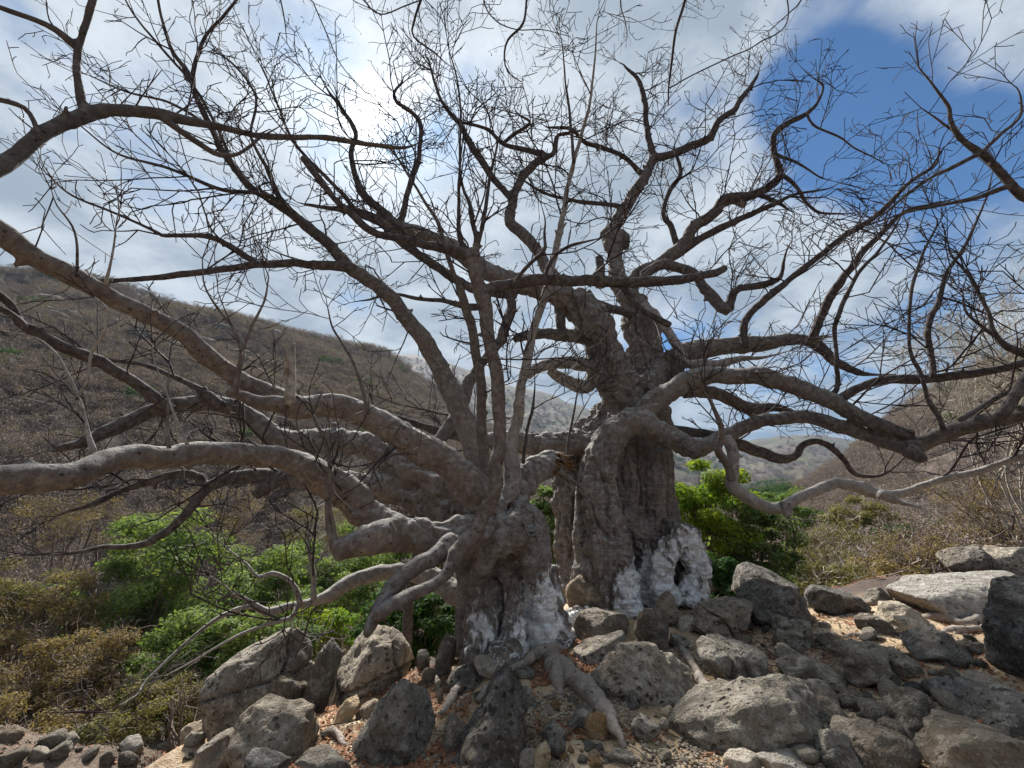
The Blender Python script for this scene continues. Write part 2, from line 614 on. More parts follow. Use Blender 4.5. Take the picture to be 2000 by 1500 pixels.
def lime_rock():
    m = rock_mat('rock_limed', (0.10, 0.095, 0.09), (0.19, 0.18, 0.17), (0.30, 0.29, 0.28), 0.5)
    t = m.node_tree
    b = t.nodes['Principled BSDF']
    old = b.inputs['Base Color'].links[0].from_socket
    v = objvec(t)
    wm = mapr(t, noise(t, v, 12.0, 8, 0.7, 0.5), 0.53, 0.60)
    t.links.new(mixc(t, wm, old, (0.68, 0.70, 0.72)), b.inputs['Base Color'])
    return m


M['rock_limed'] = lime_rock()


def leaf_mat(name, c1, c2, c3, trans=0.35):
    m, t, b = new_mat(name, 0.75)
    b.inputs['Specular IOR Level'].default_value = 0.12
    g = t.nodes.new('ShaderNodeNewGeometry')
    try:
        isl = g.outputs['Random Per Island']
    except Exception:
        isl = g.outputs[0]
    v = objvec(t, False)
    c = mixc(t, isl, c1, c2)
    c = mixc(t, mapr(t, noise(t, v, 0.9, 3), 0.42, 0.62), c, c3)
    t.links.new(c, b.inputs['Base Color'])
    tr = t.nodes.new('ShaderNodeBsdfTranslucent')
    t.links.new(mixc(t, 1.0, c, (1.25, 1.3, 0.7), 'MULTIPLY'), tr.inputs['Color'])
    mx = t.nodes.new('ShaderNodeMixShader')
    mx.inputs[0].default_value = trans
    t.links.new(b.outputs[0], mx.inputs[1])
    t.links.new(tr.outputs[0], mx.inputs[2])
    t.links.new(mx.outputs[0], t.nodes['Material Output'].inputs[0])
    return m


M['leaf_green'] = leaf_mat('leaf_green', (0.105, 0.155, 0.042), (0.19, 0.24, 0.08), (0.09, 0.14, 0.044), 0.42)
M['leaf_dark'] = leaf_mat('leaf_dark', (0.022, 0.055, 0.012), (0.050, 0.095, 0.022), (0.028, 0.068, 0.015))
M['leaf_bright'] = leaf_mat('leaf_bright', (0.12, 0.19, 0.015), (0.26, 0.30, 0.030), (0.10, 0.18, 0.018), 0.45)
M['leaf_dry'] = leaf_mat('leaf_dry', (0.17, 0.125, 0.055), (0.26, 0.195, 0.085), (0.14, 0.10, 0.05), 0.3)
M['leaf_olive'] = leaf_mat('leaf_olive', (0.105, 0.11, 0.035), (0.195, 0.175, 0.060), (0.155, 0.125, 0.055), 0.3)
M['leaf_scrub'] = leaf_mat('leaf_scrub', (0.135, 0.100, 0.090), (0.215, 0.165, 0.145), (0.115, 0.088, 0.082), 0.2)
M['scrubtwig'] = plain_mat('scrub_twig', (0.15, 0.122, 0.108), (0.31, 0.26, 0.225), 1.0, 0.9, 0)
M['litter'] = leaf_mat('leaf_litter', (0.16, 0.065, 0.035), (0.30, 0.15, 0.08), (0.22, 0.10, 0.055), 0.05)
M['pod'] = plain_mat('seed_pod', (0.05, 0.035, 0.025), (0.12, 0.075, 0.05), 5, 0.8, 0)


def ground_mat():
    m, t, b = new_mat('earth', 0.95)
    v = objvec(t, False)
    z = t.nodes.new('ShaderNodeAttribute'); z.attribute_name = 'zone'    # r: scrub slope, g: green, b: bare rock
    sp = t.nodes.new('ShaderNodeSeparateColor')
    t.links.new(z.outputs['Color'], sp.inputs[0])
    n1 = noise(t, v, 1.3, 6, 0.6)
    n2 = noise(t, v, 11.0, 8, 0.65)
    n3 = noise(t, v, 60.0, 5, 0.6)
    soil = mixc(t, mapr(t, n1, 0.38, 0.62), (0.27, 0.19, 0.115), (0.44, 0.33, 0.21))
    soil = mixc(t, mapr(t, n2, 0.45, 0.65), soil, (0.46, 0.38, 0.28))
    soil = mixc(t, mapr(t, n3, 0.35, 0.6, 0.5, 0.0), soil, (0.14, 0.09, 0.055))
    f1 = noise(t, v, 0.05, 6, 0.6)
    f2 = noise(t, v, 0.45, 6, 0.65)
    scrub = mixc(t, mapr(t, f1, 0.40, 0.60), (0.072, 0.054, 0.049), (0.112, 0.084, 0.072))
    scrub = mixc(t, mapr(t, f2, 0.42, 0.68), scrub, (0.036, 0.028, 0.025))
    scrub = mixc(t, mapr(t, n2, 0.40, 0.66, 0.0, 0.7), scrub, (0.105, 0.078, 0.058))
    scrub = mixc(t, mapr(t, n3, 0.35, 0.6, 0.6, 0.0), scrub, (0.028, 0.02, 0.016))
    c = mixc(t, sp.outputs[0], soil, scrub)
    gr = mixc(t, mapr(t, f2, 0.35, 0.65), (0.045, 0.075, 0.03), (0.11, 0.13, 0.05))
    gm = math_node(t, 'MULTIPLY', sp.outputs[1], mapr(t, noise(t, v, 0.03, 4), 0.42, 0.56))
    c = mixc(t, gm, c, gr)
    vr = noise(t, v, 0.12, 8, 0.7)
    rk = mixc(t, mapr(t, noise(t, v, 0.35, 8, 0.7), 0.40, 0.62), (0.032, 0.032, 0.034), (0.125, 0.115, 0.108))
    rm = math_node(t, 'MULTIPLY', sp.outputs[2], mapr(t, vr, 0.44, 0.54))
    c = mixc(t, rm, c, rk)
    t.links.new(c, b.inputs['Base Color'])
    peb = mapr(t, voro(t, v, 28.0), 0.1, 0.5, 1.0, 0.0)
    h = math_node(t, 'ADD', math_node(t, 'MULTIPLY', n2, 0.8), math_node(t, 'MULTIPLY', peb, 0.35))
    bump(t, b, h, 0.7, 0.03)
    return m


M['ground'] = ground_mat()

# ------------------------------------------------------------------ rocks: where each stands (photo box, height of its foot, look)
ROCKS = [
    # x0, y0, x1, y1, foot z, material, tilt, shape, roughness, label
    (392, 1230, 640, 1445, -0.95, 'rock', -27, 's', 0.6, 'big tilted grey boulder split by a long diagonal crack'),
    (588, 1256, 664, 1412, -0.85, 'rock', 8, 'b', 0.6, 'grey boulder leaning against the back of the cracked slab boulder'),
    (638, 1222, 820, 1368, -0.62, 'rock', -10, 'b', 0.6, 'rounded grey boulder under the drooping branch tip'),
    (455, 1362, 634, 1508, -0.50, 'rock', -6, 'b', 1.0, 'domed pitted grey boulder in front of the cracked slab boulder'),
    (500, 1318, 602, 1400, -0.70, 'rock_dark', 12, 'b', 1.1, 'knobbly dark rock wedged between two bigger boulders'),
    (684, 1313, 870, 1488, -0.30, 'rock', 10, 'p', 1.2, 'dome shaped boulder with layered rippled left face'),
    (888, 1302, 1044, 1520, -0.08, 'rock_dark', 4, 'p', 1.3, 'tall black pitted pyramid rock'),
    (858, 1392, 924, 1472, -0.22, 'rock', 5, 'b', 0.5, 'light grey block stone beside the black pyramid rock'),
    (843, 1246, 896, 1322, -0.25, 'rock', 14, 's', 0.5, 'upright grey stone slab in front of the dark green bush'),
    (893, 1256, 972, 1300, -0.10, 'rock', -5, 'b', 0.4, 'smooth low grey stone at the foot of the left trunk'),
    (872, 1288, 952, 1352, -0.20, 'rock_dark', -8, 'b', 1.1, 'rough dark stone above the leaf litter hollow'),
    (922, 1282, 1004, 1316, 0.0, 'rock_pale', 6, 's', 0.7, 'flat pale stone beside the thin bent root'),
    (812, 1268, 846, 1312, -0.32, 'rock', -10, 'b', 0.5, 'small upright stone right of the rounded boulder'),
    (814, 1302, 858, 1345, -0.32, 'rock_brown', 20, 'b', 0.6, 'small brown stone below the upright slab'),
    (846, 1322, 872, 1374, -0.28, 'rock', -12, 's', 0.6, 'narrow grey stone beside the layered dome boulder'),
    (940, 1240, 1026, 1312, -0.02, 'rock_limed', 15, 'b', 0.4, 'dark rounded stone splashed with white droppings under the left trunk'),
    (1070, 1232, 1122, 1272, 0.02, 'rock_limed', 0, 'b', 0.5, 'white streaked stone between the two trunk feet'),
    (642, 1362, 702, 1430, -0.62, 'rock_cream', 24, 's', 0.5, 'pale yellowish stone under the rounded boulder'),
    (690, 1372, 745, 1425, -0.60, 'rock_brown', 0, 'b', 0.6, 'brown stone in the dark hollow under the rounded boulder'),
    (378, 1428, 478, 1512, -0.75, 'rock', -28, 's', 0.5, 'slanting grey stone slab left of the domed pitted boulder'),
    (180, 1442, 352, 1512, -2.15, 'rock_dark', -14, 's', 0.6, 'long dark slab tilted up beside the dry bushes'),
    (76, 1448, 142, 1512, -2.2, 'rock', -8, 'p', 0.6, 'pale grey peaked rock below the golden bush'),
    (216, 1416, 288, 1452, -2.1, 'rock_pale', -8, 's', 0.4, 'white flat rock at the edge of the golden bush'),
    (122, 1414, 200, 1466, -2.1, 'rock_dark', -6, 'b', 0.8, 'dark grey rock beside the white flat rock'),
    (-10, 1472, 54, 1512, -2.2, 'rock', 0, 'b', 0.6, 'low grey rock at the bottom of the dry slope'),
    (128, 1464, 182, 1500, -2.2, 'rock_pale', 4, 'b', 0.5, 'small white rock beside the pale peaked rock'),
    (345, 1412, 432, 1470, -1.3, 'rock_brown', 8, 'b', 0.8, 'brown rock behind the slanting slab'),
    (556, 1470, 690, 1512, -0.35, 'rock', -3, 's', 0.5, 'flat grey slab lying among the red leaf litter'),
    (470, 1468, 560, 1520, -0.35, 'rock', 5, 'b', 1.0, 'rough low rock in front of the domed boulder'),
    (1106, 1178, 1234, 1256, 0.02, 'rock_brown', -10, 'b', 0.5, 'smooth grey brown boulder leaning on the right trunk foot'),
    (1098, 1118, 1190, 1200, 0.10, 'rock_brown', 6, 'b', 0.4, 'squarish boulder wedged between the two trunks'),
    (1110, 1232, 1234, 1296, 0.02, 'rock', -20, 's', 0.6, 'long tilted stone below the grey brown boulder'),
    (1234, 1183, 1308, 1266, 0.10, 'rock_dark', 6, 'b', 1.2, 'dark lumpy rock standing below the white crusted trunk'),
    (1272, 1155, 1330, 1222, 0.15, 'rock_brown', 10, 'b', 0.4, 'smooth rock leaning behind the dark lumpy rock'),
    (1338, 1163, 1482, 1246, 0.12, 'rock', -16, 's', 0.5, 'wedge shaped grey block with scratched flat face'),
    (1430, 1098, 1566, 1172, 0.30, 'rock_dark', 8, 'b', 0.7, 'broad dark boulder at the back before the green tree'),
    (1438, 1132, 1576, 1226, 0.20, 'rock_dark', -8, 'b', 1.2, 'dark rough boulder in front of the broad dark one'),
    (1138, 1262, 1374, 1374, 0.0, 'rock', 6, 'b', 1.3, 'wide pitted boulder with round holes beside the big root'),
    (1344, 1240, 1488, 1350, 0.05, 'rock', 16, 'b', 0.7, 'light topped boulder with parallel cracks beside the thin root'),
    (1300, 1312, 1668, 1462, 0.02, 'rock', -5, 'b', 1.2, 'largest low boulder with wavy weathered top by the path'),
    (1572, 1143, 1700, 1206, 0.22, 'rock_dark', 10, 's', 0.6, 'long dark stone before the pale stemmed shrub'),
    (1712, 1170, 1820, 1250, 0.22, 'rock_pale', 14, 'b', 0.6, 'pale cracked block in front of the long white slab'),
    (1670, 1194, 1756, 1246, 0.20, 'rock_brown', 18, 's', 0.5, 'wedge of brown stone beside the pale cracked block'),
    (1745, 1120, 2050, 1212, 0.28, 'rock_pale', -4, 's', 0.35, 'long smooth white slab of rock'),
    (1832, 1058, 1948, 1132, 0.50, 'rock_dark', -12, 'b', 0.8, 'dark rock standing behind the long white slab'),
    (1892, 1060, 2030, 1128, 0.50, 'rock', -12, 's', 0.8, 'brown based grey rock lying along the top of the white slab'),
    (1768, 1118, 1840, 1160, 0.40, 'rock_dark', -8, 'b', 0.7, 'small dark rock at the tapering end of the white slab'),
    (1690, 1148, 1742, 1180, 0.30, 'rock', 0, 'p', 0.5, 'small pale peaked stone behind the long dark stone'),
    (1934, 1126, 2100, 1350, 0.30, 'rock_dark', 8, 'b', 1.0, 'large black boulder towering over the white slab'),
    (1766, 1222, 1906, 1306, 0.18, 'rock', 8, 'p', 0.6, 'triangular ridged block below the twisted roots'),
    (1500, 1204, 1590, 1270, 0.12, 'rock', 10, 'b', 1.3, 'spongy pitted grey rock above the leaf litter'),
    (1502, 1250, 1566, 1300, 0.10, 'rock', 28, 's', 0.6, 'slanted grey stone below the spongy pitted rock'),
    (1528, 1188, 1594, 1224, 0.16, 'rock_brown', 8, 'b', 0.5, 'small brown boulder under the dark rough boulder'),
    (1598, 1234, 1650, 1266, 0.14, 'rock_brown', 6, 'b', 0.5, 'oval brown stone at the end of the long thin root'),
    (1518, 1276, 1652, 1345, 0.08, 'rock', 14, 'b', 0.7, 'long rounded grey stone above the leaf gap'),
    (1620, 1250, 1752, 1342, 0.10, 'rock', 12, 'b', 1.4, 'jagged rippled grey rock mass'),
    (1728, 1276, 1800, 1332, 0.12, 'rock', 0, 'b', 0.9, 'rounded grey stone right of the jagged rippled rock'),
    (1812, 1314, 1910, 1384, 0.12, 'rock', 10, 'b', 0.9, 'grey banded stone below the triangular block'),
    (1884, 1312, 1966, 1360, 0.16, 'rock_pale', 4, 'b', 0.6, 'pale lumpy stone beside the black boulder foot'),
    (1714, 1340, 1858, 1460, 0.06, 'rock_dark', 14, 'b', 1.5, 'sponge like rock full of holes'),
    (1654, 1418, 1796, 1530, 0.0, 'rock_dark', 10, 'b', 0.8, 'smooth dark rounded boulder below the sponge like rock'),
    (1800, 1398, 2060, 1560, 0.10, 'rock', -8, 'b', 0.9, 'big pale streaked boulder filling the lower corner'),
    (1890, 1338, 2060, 1440, 0.18, 'rock', -10, 'b', 0.8, 'broad grey boulder under the black boulder'),
    (1578, 1432, 1668, 1512, 0.0, 'rock', 6, 'b', 1.2, 'pitted grey stone beside the cream stone'),
    (1494, 1436, 1588, 1478, 0.0, 'rock_cream', 4, 's', 0.6, 'cream stone beside the largest low boulder'),
    (1478, 1472, 1584, 1512, 0.0, 'rock_pale', 3, 's', 0.4, 'white flat stone in front of the cream stone'),
    (1416, 1474, 1492, 1512, -0.02, 'rock_pale', -3, 's', 0.4, 'grey white flat stone set in the path'),
    (1618, 1408, 1684, 1450, 0.04, 'rock_brown', -6, 'b', 0.7, 'reddish brown stone behind the smooth dark boulder'),
    (1676, 1384, 1724, 1424, 0.05, 'rock_dark', 0, 'b', 0.6, 'small dark stone left of the sponge like rock'),
    (1138, 1396, 1192, 1436, 0.0, 'rock_orange', 0, 'b', 0.5, 'orange stone at the lower end of the big root'),
    (1032, 1448, 1082, 1508, -0.02, 'rock_cream', 10, 'b', 0.5, 'beige stone beside the path'),
    (1064, 1428, 1110, 1482, -0.02, 'rock', 8, 'b', 0.5, 'grey stone with orange top behind the beige stone'),
    (1010, 1466, 1058, 1508, -0.02, 'rock_pale', 0, 'b', 0.5, 'pale stone between the beige stone and black pyramid'),
    (1108, 1378, 1162, 1422, 0.0, 'rock', 0, 'b', 0.9, 'rough grey stone above the orange stone'),
    (1050, 1402, 1112, 1448, -0.02, 'rock', 18, 'b', 0.6, 'angular grey stone in the rubble beside the path'),
    (1228, 1396, 1294, 1442, 0.0, 'rock', 20, 's', 0.4, 'flat grey shard at the end of the big root'),
    (1284, 1402, 1308, 1424, 0.0, 'rock_pale', 0, 'b', 0.5, 'small pinkish white stone on the path'),
    (1288, 1376, 1320, 1402, 0.0, 'rock_cream', 10, 'b', 0.5, 'small cream stone on the reddish litter'),
    (1220, 1354, 1248, 1384, 0.0, 'rock', 0, 'p', 0.6, 'small pointed grey stone beside the big root'),
    (1186, 1466, 1240, 1492, -0.02, 'rock', 4, 's', 0.4, 'grey blue flat stone lying in the path'),
    (1284, 1464, 1312, 1484, -0.02, 'rock', 0, 'b', 0.5, 'single round grey pebble on the path'),
    (1004, 1300, 1046, 1326, 0.0, 'rock_dark', 4, 'b', 0.6, 'small grey boulder behind the thin bent root'),
    (1010, 1338, 1040, 1368, -0.02, 'rock', 12, 'b', 0.6, 'grey stone right of the black pyramid'),
    (1020, 1356, 1050, 1384, -0.02, 'rock', 12, 'b', 0.6, 'second grey stone right of the black pyramid'),
    (1586, 1296, 1640, 1312, 0.08, 'rock', 6, 's', 0.8, 'thin flat stone on the jagged rippled rock'),
    (1836, 1290, 1880, 1322, 0.14, 'rock_brown', 0, 'p', 0.5, 'small peaked stone below the triangular block'),
    (1560, 1318, 1590, 1345, 0.06, 'rock_brown', 0, 'b', 0.5, 'little brown stone in the leaf gap'),
    (1395, 1215, 1440, 1250, 0.10, 'rock_dark', 0, 'b', 1.0, 'dark stone below the wedge shaped block'),
    (1305, 1238, 1352, 1268, 0.08, 'rock', 10, 's', 0.6, 'flat grey stone below the white rubble'),
    (1318, 1200, 1366, 1232, 0.12, 'rock_pale', -6, 's', 0.5, 'white dusted flat stone at the hollow trunk foot'),
]

rock_info = []
for R in ROCKS:
    x0, y0, x1, y1, zb, mt, tilt, shp, rough, lab = R
    cx = 0.5 * (x0 + x1)
    Yf = ground_Y(cx, y1, zb)
    p, k = at(cx, y1, Yf)
    wdt = (x1 - x0) * k / FPX
    hgt = (y1 - y0) * k / FPX
    dep = (0.55 * wdt + 0.45 * hgt) * (0.8 if shp == 's' else 0.9)
    dep = min(dep, 1.5)
    Yc = Yf + 0.42 * dep
    pb, k2 = at(cx, y1, Yf)
    pc, k3 = at(cx, 0.5 * (y0 + y1), Yc)
    wdt = (x1 - x0) * k3 / FPX
    hgt = (y1 - y0) * k3 / FPX
    top = pc.z + hgt * 0.5
    rock_info.append((R, pc, wdt, dep, hgt, zb, Yc, pb))


# ------------------------------------------------------------------ terrain
def smooth(x, a, b):
    t = np.clip((x - a) / (b - a), 0, 1)
    return t * t * (3 - 2 * t)


def base_h(x, y):
    z = np.zeros_like(x)
    z = z + smooth(x, 1.5, 9.0) * 0.9 + smooth(x, 8.0, 30.0) * 2.0
    z = z - smooth(-x, 1.2, 6.5) * 2.3 - smooth(-x, 6.0, 16.0) * 1.6
    z = z - smooth(y + np.clip(-x - 0.6, 0, 3) * 0.8, 8.0, 11.0) * 2.6 - smooth(y, 12.0, 34.0) * 2.2
    z = z - 0.9 * np.exp(-((x + 1.5) ** 2 + (y - 7.6) ** 2) / 1.3) - 0.6 * np.exp(-((x - 4.3) ** 2 + (y - 9.0) ** 2) / 1.6)
    return z


ctrl = [(pb.x, pb.y + 0.1, zb) for (R, pc, wd, dp, hg, zb, Yc, pb) in rock_info]
for px, py, z in ((1250, 1470, 0.0), (1350, 1480, 0.0), (1120, 1350, 0.02), (1180, 1330, 0.03), (1260, 1370, 0.0), (1000, 1270, 0.0), (930, 1262, -0.02),
                  (1210, 1190, 0.08), (1300, 1185, 0.12), (1150, 1210, 0.05), (1380, 1180, 0.15), (760, 1450, -0.35), (650, 1460, -0.45),
                  (700, 1490, -0.35), (860, 1340, -0.25), (960, 1380, -0.05), (1600, 1230, 0.15), (1900, 1230, 0.25), (1450, 1380, 0.03), (1650, 1360, 0.06)):
    Y = ground_Y(px, py, z)
    p, k = at(px, py, Y)
    ctrl.append((p.x, p.y, z))
ctrl = np.array(ctrl)
cres = ctrl[:, 2] - base_h(ctrl[:, 0], ctrl[:, 1])


def skyline(pts):
    a, e = [], []
    for px, py in pts:
        d = pixdir(px, py)
        a.append(math.atan2(d.x, d.y))
        e.append(d.z / math.hypot(d.x, d.y))
    return np.array(a), np.array(e)


HILLS = [  # skyline pixels, foot radius, crest radius
    (skyline([(-900, 380), (-300, 470), (0, 552), (90, 548), (200, 566), (300, 590), (450, 618), (640, 672), (760, 706), (850, 765), (950, 835), (1050, 895), (1150, 940), (1300, 985)]), 38, 230),
    (skyline([(500, 650), (700, 672), (850, 700), (1000, 752), (1100, 782), (1180, 812), (1250, 846), (1330, 876), (1400, 900), (1600, 950)]), 330, 1000),
    (skyline([(1000, 960), (1250, 895), (1350, 876), (1440, 868), (1500, 855), (1560, 846), (1620, 852), (1700, 868), (1850, 900), (2100, 930)]), 420, 1300),
    (skyline([(1350, 1010), (1500, 985), (1600, 945), (1650, 915), (1700, 868), (1735, 842), (1800, 798), (1850, 770), (1920, 738), (2000, 700), (2300, 600), (2900, 500)]), 42, 170),
]


def ground_h(x, y):
    x = np.asarray(x, float); y = np.asarray(y, float)
    z = base_h(x, y)
    r = np.hypot(x, y)
    near = r < 16
    if near.any():
        dx = x[near][:, None] - ctrl[None, :, 0]
        dy = y[near][:, None] - ctrl[None, :, 1]
        wgt = 1.0 / (dx * dx + dy * dy + 0.04) ** 1.6
        w0 = 0.25
        z[near] = z[near] + (wgt * cres[None, :]).sum(1) / (wgt.sum(1) + w0)
    P = np.stack([x, y, np.zeros_like(x)], -1)
    z = z + fbm(P * 1.7, 4, 5) * 0.045 * smooth(r, 1, 4)
    az = np.arctan2(x, y)
    zz = z.copy()
    for (a, e), r0, r1 in HILLS:
        el = np.interp(az, a, e)
        crest = CAMZ + el * r1
        foot = -5.5
        t = np.clip((r - r0) / (r1 - r0), 0, 1)
        prof = t ** 0.92
        hz = foot + (crest - foot) * prof
        hz = np.where(r > r1, crest - (r - r1) * 0.10, hz)
        zz = np.where(r > r0 * 0.8, np.maximum(zz, np.where(r > r0, hz, -99)), zz)
    far = smooth(r, 30, 120)
    zz = zz + far * fbm(P * 0.03, 5, 3) * 4.0 * np.clip(r / 200, 0.1, 1.5)
    return zz


def build_ground():
    th = np.concatenate([np.radians(np.linspace(-75, 75, 420)), np.radians(np.linspace(77, 283, 50))])
    rr = np.concatenate([np.linspace(0.3, 3.0, 14), np.exp(np.linspace(math.log(3.1), math.log(12.0), 150)), np.exp(np.linspace(math.log(12.2), math.log(4500.0), 170))])
    TH, RR = np.meshgrid(th, rr, indexing='ij')
    X = (RR * np.sin(TH)).ravel(); Y = (RR * np.cos(TH)).ravel()
    Z = ground_h(X, Y)
    nr, na = len(rr), len(th)
    V = np.stack([X, Y, Z], -1)
    i = np.arange(na)[:, None]; j = np.arange(nr - 1)[None, :]
    i2 = (i + 1) % na
    Q = np.stack([i * nr + j, i2 * nr + j, i2 * nr + j + 1, i * nr + j + 1], -1).reshape(-1, 4)
    Q = Q[:, ::-1]
    V = np.vstack([V, [[0, 0, float(ground_h(np.array([0.01]), np.array([0.01]))[0])]]])
    c = len(V) - 1
    T = np.stack([np.full(na, c), ((np.arange(na) + 1) % na) * nr, np.arange(na) * nr], -1)[:, ::-1]
    o = mesh_obj('ground', V, [Q, T], M['ground'])
    tag(o, 'stony tan earth running out into dry scrub covered hillsides', 'ground', kind='structure')
    me = o.data
    r = np.hypot(V[:, 0], V[:, 1]); az = np.degrees(np.arctan2(V[:, 0], V[:, 1]))
    scrub = np.maximum(smooth(r, 8.4, 9.6), smooth(-V[:, 0], 3.4, 5.0) * (V[:, 2] < -0.8) * 0.85)
    green = smooth(r, 40, 70) * (1 - smooth(r, 90, 160)) * 0.22 * ((az < -15) | ((az > 18) & (az < 40)))
    green = np.maximum(green, smooth(r, 200, 500) * 0.45 * (az > -5) * (az < 45))
    rock = smooth(r, 110, 150) * (az < -28) * (r < 260) * 0.95
    col = np.stack([scrub, green, rock, np.ones_like(r)], -1).astype(np.float32)
    at_ = me.color_attributes.new('zone', 'FLOAT_COLOR', 'POINT')
    at_.data.foreach_set('color', col.ravel())
    return o


build_ground()


# ------------------------------------------------------------------ rock builder
_ico = {}


def ico(sub):
    if sub not in _ico:
        bm = bmesh.new()
        bmesh.ops.create_icosphere(bm, subdivisions=sub, radius=1.0)
        V = np.array([v.co[:] for v in bm.verts])
        F = np.array([[v.index for v in f.verts] for f in bm.faces])
        bm.free()
        _ico[sub] = (V, F)
    return _ico[sub]


def rock_shape(seed, sub, dims, shape, rough, cracks=()):
    """unit directions cut by a set of random planes, then weathered"""
    rg = np.random.RandomState(seed)
    D, F = ico(sub)
    npl = {'b': 13, 's': 10, 'p': 10}[shape]
    nrm = rg.normal(size=(npl, 3))
    nrm /= np.linalg.norm(nrm, axis=1)[:, None]
    dd = rg.uniform(0.60, 0.97, npl)
    if shape == 's':
        nrm = np.vstack([nrm, [[0.05, -0.1, 1], [0.0, 0.1, -1]]]); dd = np.append(dd, [0.62, 0.7])
    if shape == 'p':
        extra = np.array([[0.85, -0.25, 0.5], [-0.85, -0.2, 0.52], [0.1, -0.8, 0.5], [0.0, 0.8, 0.5]])
        nrm = np.vstack([nrm, extra]); dd = np.append(dd, [0.55, 0.55, 0.6, 0.6])
    nrm /= np.linalg.norm(nrm, axis=1)[:, None]
    dot = D @ nrm.T
    q = np.where(dot > 0.05, dd[None, :] / np.maximum(dot, 0.05), 9.0)
    k = 30.0
    r = -np.log(np.exp(-k * np.minimum(q, 1.25)).sum(1) + math.exp(-k * 1.12)) / k
    P = D * r[:, None]
    lo, hi = P.min(0), P.max(0)
    P = (P - (lo + hi) / 2) / (hi - lo)          # unit box
    P = P * np.array(dims)
    s = float(np.mean(dims))
    nd = P / (np.linalg.norm(P, axis=1)[:, None] + 1e-9)
    o = rg.uniform(0, 50, 3)
    amp = s * 0.042 * (0.5 + rough)
    P = P + nd * (fbm(P / s * 3.2 + o, 5, seed, 0.55) * amp)[:, None]
    if rough > 0.75 and sub >= 4:
        wl = worley(P * 9.0 + o, seed)
        pit = np.clip(1 - wl / 0.42, 0, 1)
        gate = smooth(vnoise(P * 3.0 + o, seed + 5), -0.35, 0.3)
        P = P - nd * (pit * gate * min(0.045, 0.06 * s) * (rough - 0.4))[:, None]
        rid = 1 - np.abs(vnoise(P * np.array([5, 5, 14]) + o, seed + 9))
        P = P + nd * ((rid - 0.5) * 0.020 * rough)[:, None]
    for (nx, ny, nz, c, wd_) in cracks:       # a narrow cleft: plane in box units, width in metres
        nn = np.array([nx, ny, nz], float); nn /= np.linalg.norm(nn)
        q = (P / np.array(dims)) @ nn - c + 0.03 * vnoise(P * 5 + o, seed + 3) + 0.012 * vnoise(P * 17 + o, seed + 4)
        dist_ = np.abs(q) * s
        P = P * (1 - 0.16 * np.clip(1 - dist_ / wd_, 0, 1) ** 0.7)[:, None]
        P = P + (np.sign(q) > 0)[:, None] * nd * 0.012
    return P, F


CRACKS = {'big tilted grey boulder': ((0.25, .1, 1, .16, .022), (1, .2, -.35, .30, .018)), 'light topped boulder': ((1, .1, .25, -.12, .02), (1, .1, .3, .10, .016), (1, .2, .2, .28, .014)),
          'pale cracked block': ((.8, .2, -.5, .02, .018), (.8, .2, -.5, .2, .014)), 'rounded grey boulder under': ((-.25, .2, 1, -.12, .018), (1, .3, .1, .3, .016)),
          'wedge shaped grey block': ((1, .1, .2, -.1, .014),)}


def rot_np(tilt, yaw):
    return np.array((Matrix.Rotation(math.radians(tilt), 3, 'Y') @ Matrix.Rotation(math.radians(yaw), 3, 'Z')))


for n, (R, pc, wd, dp, hg, zb, Yc, pb) in enumerate(rock_info):
    x0, y0, x1, y1, _, mt, tilt, shp, rough, lab = R
    size_px = max(x1 - x0, y1 - y0)
    sub = 5 if size_px > 85 else 4
    if size_px > 200: sub = 6
    if size_px < 45: sub = 3
    a = math.radians(abs(tilt))
    bury = 0.14
    H = hg * (1 + bury)
    # box before tilting so that the tilted outline fills the box in the photograph
    w0 = max(0.45 * wd, (wd * math.cos(a) - H * math.sin(a)) / max(0.35, math.cos(2 * a))) if a > 0.05 else wd
    h0 = max(0.45 * H, (H * math.cos(a) - wd * math.sin(a)) / max(0.35, math.cos(2 * a))) if a > 0.05 else H
    ck = [v for k_, v in CRACKS.items() if lab.startswith(k_)]
    if ck: sub = 6
    P, F = rock_shape(100 + n * 7, sub, (w0 * 0.95, dp * 1.05, h0 * 0.99), shp, rough, ck[0] if ck else ())
    P = P @ rot_np(tilt, rnd.uniform(-6, 6)).T
    nm = 'boulder' if size_px > 75 else 'stone'
    o = mesh_obj(nm, P, F, M[mt])
    o.location = (pc.x, pc.y, pc.z - hg * bury * 0.5)
    tag(o, lab, 'boulder' if nm == 'boulder' else 'stone', 'boulders round the old tree' if nm == 'boulder' else 'loose stones among the boulders')


def tri_inside(px, py):
    return True


